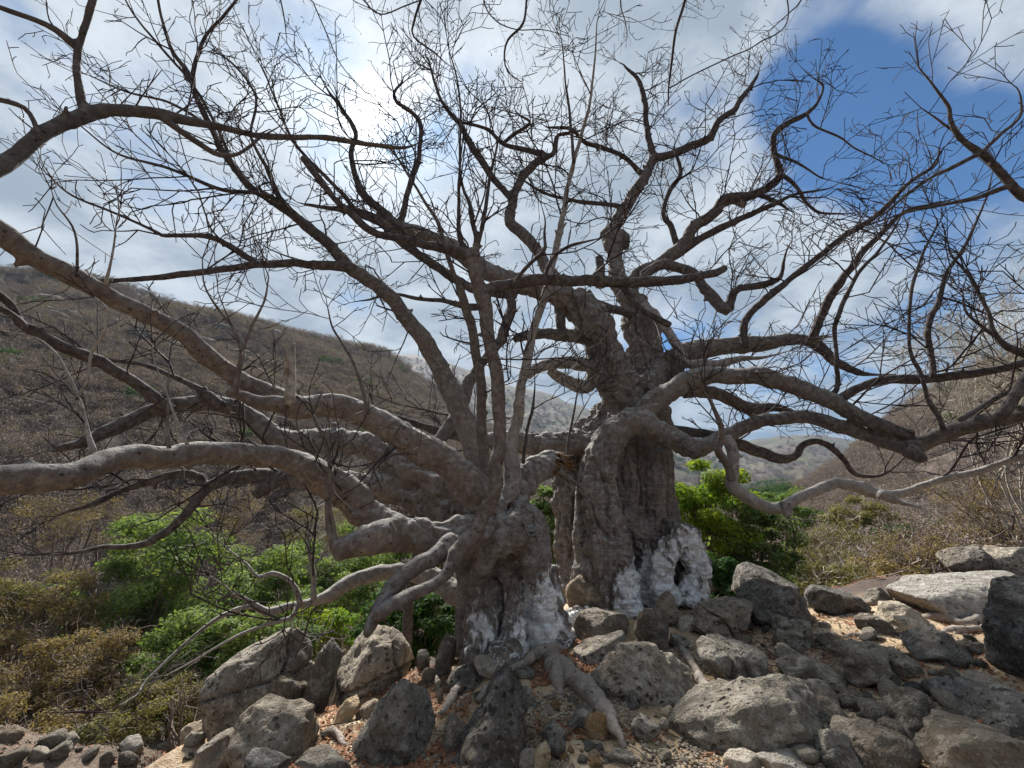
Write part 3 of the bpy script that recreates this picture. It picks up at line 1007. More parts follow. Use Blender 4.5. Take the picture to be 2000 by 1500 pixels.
# small loose stones: shared shapes, each an object of its own
stone_shapes = []
for s in range(10):
    P, F = rock_shape(900 + s, 3, (1.0, 0.85 + 0.02 * s, 0.62 + 0.03 * (s % 4)), 'b' if s % 3 else 's', 0.6)
    stone_shapes.append((P, F))
stone_mesh = {}
rs = np.random.RandomState(5)
zones = [  # px box, count, sizes (m), material weights, label, group
    ((1010, 1365, 1190, 1498), 70, (0.03, 0.11), ['rock', 'rock', 'rock_pale', 'rock_cream', 'rock_orange'], 'angular rubble stone beside the big root', 'rubble beside the big root'),
    ((1190, 1370, 1480, 1498), 60, (0.025, 0.085), ['rock', 'rock_pale', 'rock_cream'], 'loose stone lying on the bare tan path', 'small stones on the path'),
    ((1480, 1230, 1980, 1498), 96, (0.07, 0.27), ['rock', 'rock', 'rock_dark', 'rock_pale'], 'stone in the gaps between the boulders below the white slab', 'stones between the boulders on the rise'),
    ((1230, 1180, 1900, 1300), 50, (0.07, 0.22), ['rock', 'rock_brown', 'rock_pale'], 'stone lying behind the pitted boulders below the trunk', 'stones behind the pitted boulders'),
    ((690, 1470, 900, 1499), 30, (0.03, 0.10), ['rock', 'rock_pale'], 'pebble stone in front of the layered dome boulder', 'pebble stones before the dome boulder'),
    ((800, 1260, 1020, 1400), 22, (0.05, 0.13), ['rock', 'rock_brown'], 'stone in the litter below the left trunk', 'stones below the left trunk'),
    ((0, 1430, 380, 1498), 22, (0.10, 0.34), ['rock', 'rock_pale', 'rock_brown'], 'weathered stone on the low ground below the dry bushes', 'stones on the low ground'),
]
for (bx, cnt, sz, mats, lab, grp) in zones:
    for i in range(cnt):
        px, py = rs.uniform(bx[0], bx[2]), rs.uniform(bx[1], bx[3])
        d = pixdir(px, py)
        # march the ray to the ground
        t = np.linspace(2.5, 14, 400)
        gx, gy, gz = d.x * t / d.y, t, CAMZ + d.z * t / d.y
        hit = np.nonzero(gz < ground_h(gx, gy))[0]
        if not len(hit):
            continue
        k = hit[0]
        s = sz[0] + (sz[1] - sz[0]) * rs.rand() ** 1.8
        mt = mats[rs.randint(len(mats))]
        key = (rs.randint(10), mt)
        if key not in stone_mesh:
            P, F = stone_shapes[key[0]]
            o = mesh_obj('stone', P, F, M[mt])
            stone_mesh[key] = o.data
        else:
            o = bpy.data.objects.new('stone', stone_mesh[key])
            C.objects.link(o)
        o.location = (gx[k], gy[k], gz[k] + s * 0.16)
        o.scale = (s, s, s)
        o.rotation_euler = (rs.uniform(-.5, .5), rs.uniform(-.5, .5), rs.uniform(0, 6.28))
        colr = {'rock': 'grey', 'rock_pale': 'pale', 'rock_cream': 'cream', 'rock_orange': 'orange', 'rock_dark': 'dark', 'rock_brown': 'brown'}[mt]
        big_ = s > sz[0] + 0.45 * (sz[1] - sz[0])
        tag(o, ('larger ' if big_ else 'small ') + colr + ' ' + lab, 'stone', grp)


def scatter_mesh(name, px_boxes, count, proto, mat, smin, smax, flat, seed, lab, cat):
    """count copies of a tiny proto shape joined in one mesh"""
    rg = np.random.RandomState(seed)
    PV, PF = proto
    xs, ys = [], []
    for (x0, x1, y0, y1, n) in px_boxes:
        xs.append(rg.uniform(x0, x1, n)); ys.append(rg.uniform(y0, y1, n))
    X = np.concatenate(xs); Y = np.concatenate(ys)
    keep = fbm(np.stack([X * 1.3, Y * 1.3, X * 0], -1), 3, seed) > -0.15
    X, Y = X[keep], Y[keep]
    Z = ground_h(X, Y)
    n = len(X)
    yaw = rg.uniform(0, 6.28, n); ti = rg.normal(0, flat, n); tj = rg.normal(0, flat, n)
    S = rg.uniform(smin, smax, n)
    c, s = np.cos(yaw), np.sin(yaw)
    V = PV[None] * S[:, None, None]
    z2 = V[..., 2] + V[..., 0] * ti[:, None] + V[..., 1] * tj[:, None]
    x2 = V[..., 0] * c[:, None] - V[..., 1] * s[:, None] + X[:, None]
    y2 = V[..., 0] * s[:, None] + V[..., 1] * c[:, None] + Y[:, None]
    V = np.stack([x2, y2, z2 + Z[:, None] + 0.012], -1).reshape(-1, 3)
    F = (PF[None] + (np.arange(n) * len(PV))[:, None, None]).reshape(-1, PF.shape[1])
    o = mesh_obj(name, V, F, mat)
    tag(o, lab, cat, kind='stuff')
    return o


leaf_p = (np.array([[-.5, 0, .06], [0, -.24, -.02], [.5, 0, .10], [0, .24, .03]]), np.array([[0, 1, 2, 3]]))
ft = twig_mesh([([(-.5, 0, .02), (-.2, .03, .05), (.15, -.04, .04), (.5, .05, .03)], [.018, .016, .013, .008]), ([(.15, -.04, .04), (.3, -.16, .06), (.42, -.2, .05), (.5, -.26, .05)], [.011, .009, .008, .005])])
scatter_mesh('fallen_twigs', [(-3.4, 6.5, 3.3, 8.8, 420), (-10, -3.6, 6.0, 9.5, 300)], 0, (np.vstack(ft.V), np.vstack(ft.Q)), M['drytwig'], 0.12, 0.5, 0.15, 9, 'dry twigs fallen among the stones', 'twigs')
P, F = ico(1)
scatter_mesh('gravel', [(-0.6, 2.4, 3.2, 6.2, 15000), (2.0, 6.0, 3.4, 8.0, 2600), (-3.2, -0.6, 3.6, 6.0, 1800), (-11, -3.6, 6.0, 9.5, 6000), (2.5, 7.5, 7.0, 9.8, 2500)], 0, (P * np.array([.5, .42, .3]), F), M['gravel'], 0.008, 0.036, 0.0, 3, 'fine pale gravel strewn over the earth', 'gravel')
scatter_mesh('leaf_litter', [(-3.4, -0.4, 3.6, 7.2, 9000), (0.2, 1.2, 4.0, 6.4, 3500), (1.4, 6.5, 3.6, 8.5, 9000), (-11, -3.6, 6.0, 9.5, 2500), (2.5, 7.5, 7.6, 10.0, 4000)], 0, leaf_p, M['litter'], 0.03, 0.07, 0.35, 4, 'fallen red brown leaves gathered between the boulders', 'leaf litter')


# ------------------------------------------------------------------ the baobab
# every limb: (name, distances Y along it, [(photo x, photo y, half width)], twig density, material, first-shoot options)
LIMBS = [
    # --- trunks
    ('trunkR', (8.45, 8.35), [(1222, 1250, 92), (1220, 1100, 88), (1214, 1000, 86), (1224, 920, 80), (1240, 850, 68), (1250, 790, 60)], 0, 'bark_trunk'),
    ('trunkR', (8.5, 8.6), [(1122, 1230, 44), (1114, 1050, 32), (1112, 950, 34), (1140, 885, 42), (1200, 815, 44)], 0, 'bark_trunk'),
    ('trunkR', (7.75, 7.95), [(1268, 1215, 42), (1262, 1090, 36), (1252, 990, 36), (1245, 910, 36), (1258, 840, 32)], 0, 'bark_trunk'),
    ('trunkR', (7.8, 8.0), [(1338, 1200, 34), (1316, 1060, 25), (1298, 970, 24), (1284, 890, 26), (1268, 820, 28)], 0, 'bark_trunk'),
    ('trunkR', (7.55, 7.65), [(1300, 1190, 26), (1290, 1090, 17), (1288, 1000, 16), (1284, 930, 18), (1278, 880, 18)], 0, 'bark_trunk'),
    ('trunkR', (7.4, 7.35, 7.3), [(1205, 1230, 62), (1190, 1120, 50), (1182, 1040, 44), (1172, 960, 42), (1174, 900, 37), (1190, 862, 33), (1225, 830, 28)], 0, 'bark_trunk'),
    ('trunkR', (7.5, 7.5), [(1150, 1230, 44), (1142, 1110, 24), (1138, 1000, 18), (1150, 920, 22), (1168, 885, 24)], 0, 'bark_trunk'),
    ('trunkR', (7.15, 7.2), [(1228, 1200, 34), (1214, 1120, 22), (1206, 1060, 18), (1200, 1010, 12)], 0, 'bark_trunk'),
    ('trunkR', (7.5, 7.35), [(1320, 1050, 36), (1346, 1058, 30), (1358, 1085, 27), (1366, 1118, 25), (1358, 1150, 30), (1340, 1182, 32)], 0, 'bark_trunk'),
    ('trunkR', (7.35, 7.25), [(1310, 1062, 28), (1294, 1110, 24), (1296, 1150, 25), (1316, 1186, 24)], 0, 'bark_trunk'),
    ('trunkR', (7.4, 7.3), [(1372, 1110, 14), (1382, 1130, 10), (1372, 1165, 13), (1362, 1185, 14)], 0, 'bark_trunk'),
    ('trunkL', (6.3, 6.2), [(985, 1320, 78), (980, 1220, 72), (986, 1140, 68), (1000, 1060, 58), (1005, 1005, 44)], 0, 'bark_trunk'),
    ('trunkL', (6.0, 6.0), [(1062, 1310, 38), (1060, 1180, 26), (1050, 1090, 28), (1032, 1030, 32), (1002, 992, 34)], 0, 'bark_trunk'),
    ('trunkL', (6.2, 6.5), [(1040, 1310, 56), (1068, 1230, 44), (1078, 1160, 24), (1084, 1105, 8)], 0, 'bark_trunk'),
    ('trunkL', (5.6, 5.55), [(1028, 1032, 46), (990, 1048, 42), (958, 1072, 33), (946, 1102, 20), (940, 1126, 15)], 0, 'bark_trunk'),
    ('trunkL', (5.75, 5.75), [(1022, 1040, 34), (1034, 1090, 22), (1030, 1140, 12)], 0, 'bark_trunk'),
    ('trunkL', (5.8, 5.9), [(935, 1310, 42), (938, 1220, 36), (942, 1150, 30), (950, 1100, 26)], 0, 'bark_trunk'),
    ('trunkL', (5.65, 5.85), [(1000, 1310, 32), (1002, 1230, 20), (1004, 1160, 14), (1004, 1110, 12)], 0, 'bark_trunk'),
    ('trunkL', (6.2, 6.4), [(905, 1280, 22), (908, 1200, 22), (922, 1120, 24), (900, 1050, 46), (880, 1000, 48)], 0, 'bark_trunk'),
    ('trunkL', (6.3, 7.0), [(1070, 1280, 46), (1110, 1240, 42), (1150, 1210, 38)], 0, 'bark_trunk'),
    # --- limbs of the left trunk
    ('A', (5.7, 5.2, 4.0, 2.9, 2.3), [(1000, 1045, 44), (930, 1048, 39), (860, 1055, 37), (785, 1043, 38), (730, 1015, 37), (690, 972, 36), (655, 945, 33), (620, 925, 29), (575, 906, 25), (520, 895, 23), (450, 890, 22), (370, 888, 22), (290, 895, 23), (200, 907, 24), (120, 920, 26), (0, 940, 28), (-180, 965, 30)], 1.3, 'bark_red'),
    ('A', (4.75, 4.5), [(765, 1045, 34), (715, 1055, 29), (680, 1067, 24), (650, 1080, 20)], 0, 'bark_red'),
    ('A2', (5.25, 4.3), [(885, 1058, 24), (860, 1070, 20), (822, 1097, 17), (788, 1127, 16), (761, 1154, 15), (745, 1177, 14), (735, 1200, 14), (724, 1225, 12), (716, 1243, 8)], 0.3, 'bark_red'),
    ('A3', (5.0, 4.3), [(895, 1082, 15), (884, 1104, 13), (866, 1125, 12), (833, 1146, 13), (790, 1162, 15), (752, 1184, 15), (738, 1205, 13)], 0.3, 'bark_red'),
    ('B', (5.75, 5.2, 4.2, 3.2, 2.5), [(975, 1005, 36), (930, 962, 33), (885, 918, 32), (835, 880, 30), (780, 847, 28), (720, 817, 25), (660, 800, 24), (600, 795, 25), (555, 788, 25), (505, 762, 22), (450, 730, 19), (400, 690, 18), (350, 645, 18), (280, 612, 18), (210, 578, 18), (140, 540, 19), (70, 504, 20), (0, 458, 23), (-160, 390, 25)], 1.2, 'bark_red'),
    ('B', (4.3, 4.2), [(560, 795, 16), (510, 785, 15), (470, 775, 12), (440, 768, 9)], 0, 'bark_red'),
    ('D', (6.4, 6.6, 6.2, 5.4, 4.6), [(905, 1040, 52), (865, 975, 50), (815, 925, 42), (760, 890, 34), (700, 868, 26), (630, 860, 24), (570, 865, 24), (535, 852, 21), (490, 815, 19), (440, 793, 17), (400, 785, 16), (340, 792, 15), (290, 808, 15), (240, 832, 14), (200, 850, 13), (150, 868, 10), (110, 876, 7)], 0.72, 'bark'),
    ('D3', (5.3, 4.6, 3.8), [(335, 800, 12), (300, 775, 13), (250, 740, 13), (190, 708, 12), (130, 680, 12), (70, 648, 11), (40, 628, 10), (20, 592, 8), (0, 575, 7), (-70, 540, 6)], 1.20, 'bark'),
    ('D4', (4.3, 3.9), [(52, 640, 8), (20, 612, 7), (-30, 585, 6)], 2.0, 'bark'),
    ('D2', (5.6, 5.5), [(430, 795, 12), (405, 770, 10), (380, 752, 7), (340, 735, 5), (280, 712, 4), (205, 702, 3)], 1.80, 'bark'),
    ('E', (6.6, 6.3, 5.6, 4.9), [(860, 990, 46), (800, 960, 36), (740, 950, 30), (690, 946, 25), (612, 940, 20), (560, 930, 17), (500, 927, 15), (455, 932, 13), (420, 943, 12), (398, 958, 10), (372, 992, 9), (330, 1035, 8), (290, 1062, 7), (240, 1070, 6), (200, 1070, 5), (165, 1078, 4)], 0.96, 'bark'),
    ('E2', (5.75, 5.3), [(405, 948, 9), (385, 930, 9), (350, 928, 8), (315, 933, 8), (270, 945, 7), (220, 965, 6), (180, 985, 5)], 1.08, 'bark'),
    ('E3', (6.1, 5.9), [(560, 930, 14), (528, 945, 13), (508, 960, 11), (495, 970, 9)], 0.5, 'bark'),
    ('S', (6.3, 6.6, 6.0, 5.4), [(930, 1180, 30), (880, 1150, 26), (835, 1122, 20), (777, 1119, 15), (715, 1124, 15), (672, 1145, 15), (643, 1166, 13), (603, 1177, 9), (563, 1185, 8), (523, 1197, 9), (499, 1182, 7), (475, 1168, 5), (455, 1160, 3)], 1.0, 'bark_pale'),
    ('S2', (5.6, 5.3, 4.9), [(505, 1186, 6), (478, 1185, 5), (449, 1198, 5), (414, 1216, 4), (377, 1244, 3.5), (350, 1268, 3), (285, 1330, 2)], 2.2, 'bark_pale'),
    ('S3', (5.8, 5.7), [(585, 1178, 7), (577, 1153, 6), (560, 1132, 5), (531, 1121, 5), (502, 1126, 4), (483, 1103, 3), (448, 1075, 2)], 2.4, 'bark_pale'),
    ('S4', (5.75, 5.2), [(580, 1186, 5), (569, 1207, 5), (537, 1216, 4), (478, 1236, 3), (430, 1260, 2.5), (377, 1292, 2)], 2.4, 'bark_pale'),
    ('S5', (5.85, 5.9), [(611, 1172, 7), (611, 1140, 6), (607, 1100, 5), (602, 1050, 4), (610, 1010, 2)], 3.0, 'bark_pale'),
    ('C', (5.0, 5.15, 5.2), [(893, 1090, 17), (912, 1066, 17), (935, 1035, 16), (950, 1000, 15), (965, 960, 14), (966, 910, 14), (974, 870, 14), (978, 820, 13), (975, 760, 13), (966, 710, 13), (957, 655, 13), (946, 605, 14), (935, 555, 14), (926, 515, 15), (922, 488, 13)], 0.5, 'bark_red'),
    ('C2', (5.9, 5.8, 5.7, 5.6), [(955, 990, 14), (946, 940, 12), (944, 870, 11), (940, 765, 10), (930, 680, 10), (910, 607, 9), (902, 572, 8), (888, 537, 5), (872, 490, 5), (856, 437, 4), (830, 395, 3), (807, 357, 2.5), (770, 300, 2)], 1.6, 'bark_red'),
    ('C3', (5.95, 6.0, 6.0, 5.9), [(992, 985, 20), (996, 950, 18), (1000, 870, 13), (1014, 782, 11), (1035, 677, 9), (1056, 607, 8), (1070, 555, 8), (1084, 500, 7), (1105, 385, 5), (1122, 308, 4.5), (1150, 210, 3), (1163, 105, 2), (1166, 42, 1.2)], 1.2, 'bark_pale'),
    ('C3b', (5.93, 5.9), [(1120, 318, 3.5), (1115, 240, 3), (1105, 168, 2), (1098, 88, 1.2)], 3.0, 'bark'),
    ('C4', (5.2, 5.5, 5.9), [(942, 600, 12), (952, 575, 13), (970, 560, 13), (1005, 550, 12), (1070, 547, 11), (1175, 551, 11), (1280, 551, 10), (1352, 543, 9), (1400, 533, 8), (1416, 522, 7)], 0.9, 'bark'),
    ('C4b', (5.62, 5.5), [(1210, 553, 7), (1225, 578, 7), (1245, 600, 6), (1280, 622, 6), (1308, 637, 6)], 0.8, 'bark'),
    ('C5', (5.2, 5.2, 5.0), [(922, 505, 12), (880, 490, 10), (835, 480, 9), (790, 469, 8), (734, 458, 7), (702, 437, 7), (668, 402, 6), (640, 370, 6), (615, 340, 6), (593, 308, 6)], 1.4, 'bark'),
    ('C6', (5.2, 5.1), [(925, 500, 7), (930, 465, 6), (922, 430, 5), (918, 400, 4), (905, 370, 3), (898, 330, 2), (902, 290, 1.5)], 5.0, 'bark'),
    ('C7', (5.2, 5.4), [(925, 500, 6), (938, 460, 5), (950, 400, 4), (958, 340, 3), (975, 270, 2)], 5.0, 'bark'),
    ('C8', (5.2, 5.0), [(920, 500, 6), (900, 470, 5), (897, 420, 4), (896, 360, 3), (899, 280, 2.5), (897, 180, 2), (878, 100, 1.2)], 2.2, 'bark'),
    ('F', (6.5, 6.4, 6.0, 5.6, 5.2), [(950, 985, 28), (935, 900, 24), (904, 820, 22), (876, 758, 20), (846, 702, 18), (818, 653, 17), (790, 615, 15), (755, 573, 14), (715, 543, 14), (680, 520, 13), (650, 487, 11), (595, 437, 10), (542, 399, 9), (490, 364, 8), (455, 322, 7), (430, 290, 7), (420, 262, 6), (402, 228, 6), (381, 185, 5.5), (376, 157, 5), (378, 138, 5), (388, 105, 5), (402, 70, 4), (437, 31, 4), (470, -10, 3)], 1.52, 'bark'),
    ('F2', (6.05, 5.6, 5.2), [(690, 525, 10), (655, 518, 10), (600, 515, 8), (540, 516, 8), (490, 520, 7), (430, 528, 7), (370, 535, 7), (310, 541, 6), (250, 546, 5), (212, 548, 5)], 1.8, 'bark'),
    ('F3', (5.75, 5.4, 5.0), [(500, 515, 6), (455, 486, 6), (420, 466, 5), (381, 459, 5), (325, 462, 4), (308, 455, 3), (227, 417, 2.5), (140, 381, 2), (90, 338, 1.2)], 4.0, 'bark'),
    ('F4', (5.3, 5.1), [(378, 160, 5), (358, 130, 4), (336, 98, 4), (315, 35, 3), (308, -5, 3)], 3.5, 'bark'),
    ('F5', (5.5, 5.0), [(455, 322, 4), (420, 240, 3), (380, 170, 3), (330, 110, 2.5), (270, 40, 2), (240, -10, 1.5)], 2.80, 'bark'),
    ('F6', (5.55, 5.3), [(490, 364, 4), (440, 300, 4), (410, 250, 3), (330, 200, 2.5), (250, 180, 2), (180, 150, 1.2)], 3.20, 'bark'),
    ('F7', (5.6, 5.4), [(560, 410, 5), (520, 330, 4), (490, 260, 3), (500, 190, 2.5), (460, 130, 2), (420, 100, 1.2)], 3.60, 'bark'),
    ('F8', (5.8, 5.2, 4.7), [(640, 480, 4), (540, 390, 4), (430, 370, 4), (330, 330, 3), (230, 300, 2), (150, 240, 1.3)], 3.04, 'bark'),
    ('G', (2.4, 3.0, 3.8, 4.6), [(-160, 400, 27), (-80, 375, 27), (0, 325, 24), (50, 290, 22), (110, 250, 20), (165, 222, 18), (210, 214, 14), (260, 217, 12), (310, 222, 11), (360, 232, 9), (420, 245, 8), (490, 262, 7), (560, 268, 6), (640, 270, 6), (720, 283, 5), (775, 288, 4)], 2.2, 'bark_backlit'),
    ('G2', (3.1, 3.0), [(165, 225, 11), (156, 185, 10), (149, 140, 9), (148, 105, 10), (155, 80, 10), (168, 50, 10), (180, 15, 10), (195, -40, 10)], 1.2, 'bark_backlit'),
    ('G3', (3.05, 2.7), [(149, 92, 8), (110, 60, 6), (70, 40, 5), (20, 22, 5), (-40, 0, 4)], 2.0, 'bark_backlit'),
    ('G4', (3.45, 3.9), [(308, 222, 8), (345, 250, 6), (380, 275, 6), (415, 298, 5), (440, 304, 5), (465, 300, 4), (490, 284, 4), (510, 268, 3)], 1.2, 'bark_backlit'),
    ('G5', (2.85, 2.7), [(76, 268, 6), (58, 222, 5), (35, 205, 5), (-20, 190, 5)], 1.5, 'bark_backlit'),
    ('N', (6.9, 7.4, 7.7), [(845, 905, 17), (860, 860, 14), (885, 815, 14), (912, 760, 13), (940, 712, 10), (970, 676, 10), (986, 646, 11), (997, 607, 10), (997, 565, 9)], 0.8, 'bark'),
    ('V', (8.3, 7.9, 7.4, 7.0), [(1195, 872, 30), (1140, 868, 28), (1080, 866, 25), (1020, 864, 22), (960, 858, 18), (900, 850, 12), (850, 838, 9), (800, 822, 6), (762, 812, 4)], 1.2, 'bark'),
    ('U', (6.0, 6.6), [(990, 985, 34), (1012, 950, 31), (1040, 922, 29), (1070, 908, 27), (1092, 903, 24)], 0, 'bark'),
    # --- limbs of the right trunk
    ('H1', (8.2, 8.0, 7.6, 7.3, 7.2), [(1240, 830, 58), (1215, 765, 46), (1188, 700, 40), (1166, 645, 38), (1140, 600, 33), (1100, 578, 26), (1045, 562, 22), (985, 545, 20), (945, 525, 18), (910, 500, 17), (860, 475, 16), (810, 455, 15), (770, 440, 13), (720, 422, 10), (685, 412, 8), (650, 408, 5), (600, 400, 3)], 2.0, 'bark'),
    ('H2', (8.3, 8.4, 8.4), [(1255, 830, 58), (1260, 760, 42), (1260, 700, 36), (1256, 650, 33), (1243, 605, 28), (1222, 570, 22), (1205, 535, 18), (1198, 500, 16), (1192, 475, 19), (1188, 455, 17), (1200, 440, 12), (1227, 395, 11), (1262, 343, 10), (1280, 308, 9)], 1.0, 'bark'),
    ('H2', (8.4, 8.3), [(1192, 470, 16), (1210, 462, 14), (1220, 470, 10), (1221, 485, 6)], 0, 'bark'),
    ('H2', (8.3, 8.2), [(1175, 560, 14), (1172, 530, 10), (1168, 500, 8)], 1, 'bark'),
    ('H2b', (8.4, 8.2), [(1278, 312, 9), (1310, 299, 8), (1350, 284, 8), (1384, 270, 7), (1405, 238, 6), (1433, 217, 6), (1454, 185, 5), (1471, 160, 4)], 4.00, 'bark'),
    ('H2c', (8.4, 8.3), [(1280, 310, 8), (1270, 280, 7), (1262, 238, 6), (1259, 196, 6), (1245, 154, 5), (1224, 134, 3)], 5.60, 'bark'),
    ('H2d', (8.4, 8.0), [(1258, 345, 7), (1235, 320, 5), (1210, 301, 5), (1170, 285, 5), (1140, 276, 5), (1115, 252, 4), (1085, 250, 3)], 4.80, 'bark'),
    ('H2e', (8.4, 8.1), [(1228, 405, 5), (1180, 398, 5), (1120, 392, 4), (1060, 375, 3), (1020, 350, 2)], 5.0, 'bark'),
    ('H3', (8.1, 7.8, 7.5), [(1262, 770, 34), (1290, 725, 30), (1335, 690, 24), (1380, 680, 20), (1422, 677, 19), (1470, 670, 17), (1510, 666, 14), (1550, 663, 11), (1590, 670, 11), (1632, 706, 10), (1671, 726, 7), (1702, 731, 3)], 1.76, 'bark'),
    ('H4', (7.4, 7.2, 6.6, 6.0), [(1215, 835, 28), (1250, 806, 26), (1297, 774, 24), (1340, 746, 20), (1385, 733, 17), (1440, 732, 16), (1510, 741, 17), (1580, 761, 17), (1632, 788, 16), (1685, 813, 14), (1737, 838, 12), (1785, 848, 7)], 1.12, 'bark'),
    ('H4b', (6.5, 6.0, 5.4), [(1630, 785, 11), (1655, 768, 10), (1685, 755, 9), (1737, 741, 9), (1825, 737, 9), (1930, 726, 8), (2000, 709, 8), (2090, 685, 8)], 1.32, 'bark'),
    ('H5', (7.3, 7.1, 6.5, 5.8, 4.8), [(1200, 850, 30), (1232, 826, 27), (1275, 840, 24), (1318, 860, 23), (1358, 872, 20), (1395, 860, 16), (1425, 845, 15), (1460, 829, 13), (1510, 821, 13), (1580, 817, 13), (1632, 828, 14), (1685, 843, 14), (1737, 861, 15), (1782, 876, 17), (1810, 864, 17), (1842, 850, 16), (1895, 835, 17), (1947, 817, 18), (2000, 808, 19), (2100, 790, 20)], 1.20, 'bark'),
    ('H5', (5.9, 5.8), [(1775, 872, 16), (1795, 888, 13), (1800, 898, 11)], 0, 'bark'),
    ('H5', (6.9, 6.8), [(1340, 862, 18), (1352, 880, 17), (1360, 893, 11)], 0, 'bark'),
    ('H6', (6.75, 6.5, 6.0, 5.4), [(1418, 858, 13), (1430, 885, 12), (1430, 915, 12), (1424, 942, 14), (1445, 962, 14), (1475, 980, 13), (1505, 994, 12), (1532, 992, 13), (1560, 975, 11), (1600, 957, 11), (1640, 944, 11), (1670, 948, 12), (1705, 962, 11), (1740, 966, 11), (1780, 955, 8), (1830, 939, 8), (1895, 924, 8), (1960, 903, 7), (2000, 890, 7), (2080, 865, 7)], 0.9, 'bark_pale'),
    ('H6', (6.1, 6.05), [(1532, 985, 14), (1537, 1005, 11), (1538, 1012, 9)], 0, 'bark_pale'),
    ('H6', (6.0, 5.95), [(1720, 964, 10), (1745, 975, 9), (1756, 980, 5)], 0, 'bark_pale'),
    ('H6b', (6.3, 6.1, 5.9), [(1430, 938, 10), (1422, 905, 9), (1404, 882, 9), (1410, 855, 7), (1406, 825, 6), (1392, 790, 4), (1375, 765, 2)], 1.8, 'bark_red'),
    ('H7', (7.6, 7.9), [(1340, 760, 16), (1375, 765, 14), (1422, 780, 13), (1470, 798, 11), (1512, 795, 8), (1562, 810, 5)], 2.5, 'bark'),
    ('H7b', (7.8, 7.9), [(1462, 798, 10), (1480, 812, 8), (1495, 822, 5)], 1, 'bark'),
    ('H8', (7.7, 7.2, 6.9), [(1300, 838, 12), (1352, 845, 10), (1400, 850, 10), (1447, 868, 11), (1485, 884, 11), (1527, 897, 10), (1555, 893, 8), (1566, 872, 7), (1590, 861, 6), (1615, 870, 6), (1650, 901, 5), (1671, 926, 4), (1720, 928, 3), (1751, 908, 2)], 2.2, 'bark'),
    ('H9', (8.4, 8.0, 7.6, 7.2), [(1225, 582, 15), (1250, 535, 12), (1300, 510, 12), (1335, 472, 11), (1352, 448, 11), (1394, 420, 10), (1412, 395, 10), (1440, 385, 9), (1475, 378, 8), (1503, 364, 8), (1524, 340, 8), (1517, 308, 7), (1510, 268, 6), (1524, 249, 6), (1566, 227, 5), (1577, 220, 4), (1597, 200, 3), (1608, 168, 2.5), (1588, 152, 1.5)], 2.40, 'bark'),
    ('H9b', (7.3, 7.0), [(1575, 221, 3.5), (1590, 245, 3), (1640, 268, 2.5), (1670, 290, 2), (1700, 305, 1.8), (1733, 321, 1.2)], 2.5, 'bark'),
    ('H9c', (7.5, 7.1), [(1512, 300, 4), (1560, 320, 3), (1600, 345, 2)], 2.40, 'bark'),
    ('H9d', (7.6, 7.4), [(1524, 340, 5), (1550, 360, 5), (1575, 395, 4), (1600, 415, 3), (1640, 418, 2)], 2.40, 'bark'),
    ('H9e', (7.8, 7.6), [(1475, 378, 5), (1500, 388, 5), (1525, 400, 4), (1540, 410, 2)], 3.0, 'bark'),
    ('H9f', (8.0, 7.9), [(1412, 395, 8), (1430, 390, 9), (1452, 402, 7)], 0, 'bark_pale'),
    ('H10', (8.3, 7.8, 7.4), [(1300, 515, 9), (1340, 485, 8), (1380, 460, 7), (1440, 430, 6), (1510, 399, 5), (1550, 380, 3), (1600, 372, 2)], 2.70, 'bark'),
    ('H10b', (8.2, 7.9), [(1325, 490, 7), (1310, 440, 6), (1295, 420, 5), (1310, 370, 5), (1330, 340, 4), (1320, 300, 3)], 5.0, 'bark'),
    ('H11', (8.0, 7.6, 7.4), [(1255, 540, 10), (1300, 518, 11), (1352, 532, 10), (1380, 565, 11), (1408, 600, 12), (1426, 602, 11), (1436, 568, 8), (1460, 560, 7), (1496, 555, 7), (1524, 541, 5), (1531, 510, 3)], 3.0, 'bark'),
    ('H12', (7.6, 7.3, 6.8, 6.4), [(1454, 680, 8), (1454, 639, 8), (1468, 611, 7), (1510, 572, 7), (1545, 544, 6), (1597, 502, 6), (1650, 460, 6), (1713, 420, 5), (1772, 360, 4), (1825, 325, 3), (1832, 306, 2)], 1.92, 'bark'),
    ('H13', (7.5, 7.1, 6.8), [(1585, 663, 10), (1605, 615, 9), (1632, 565, 9), (1650, 537, 8), (1680, 500, 7), (1713, 463, 6), (1737, 436, 5), (1772, 412, 4), (1840, 395, 2)], 1.80, 'bark'),
    ('H14', (6.6, 6.4, 6.3), [(1600, 775, 8), (1628, 770, 7), (1636, 752, 6), (1634, 700, 6), (1630, 640, 5), (1657, 572, 5), (1680, 530, 4), (1720, 485, 3), (1760, 420, 2), (1775, 370, 1.2)], 1.80, 'bark'),
    ('W', (7.9, 7.5, 7.3), [(1250, 600, 13), (1285, 625, 11), (1312, 660, 10), (1332, 700, 10), (1342, 714, 9), (1370, 710, 9), (1405, 709, 9), (1450, 698, 6), (1488, 698, 3)], 1.2, 'bark_pale'),
    ('X', (8.0, 8.2), [(1150, 590, 11), (1187, 600, 9), (1237, 615, 9)], 0.3, 'bark'),
    ('M1', (8.1, 7.7), [(1165, 665, 16), (1125, 655, 14), (1088, 653, 12), (1040, 654, 10), (1004, 661, 9)], 0.8, 'bark'),
    ('M2', (8.2, 7.8), [(1175, 712, 16), (1130, 708, 14), (1088, 709, 12), (1052, 720, 11), (1031, 735, 8)], 0.5, 'bark_pale'),
    ('M3', (8.3, 8.2), [(1075, 722, 10), (1105, 742, 12), (1130, 755, 14), (1150, 752, 13), (1152, 725, 9)], 0.3, 'bark_pale'),
    ('M4', (8.0, 7.9), [(1090, 580, 12), (1092, 610, 10), (1098, 645, 9)], 0.2, 'bark'),
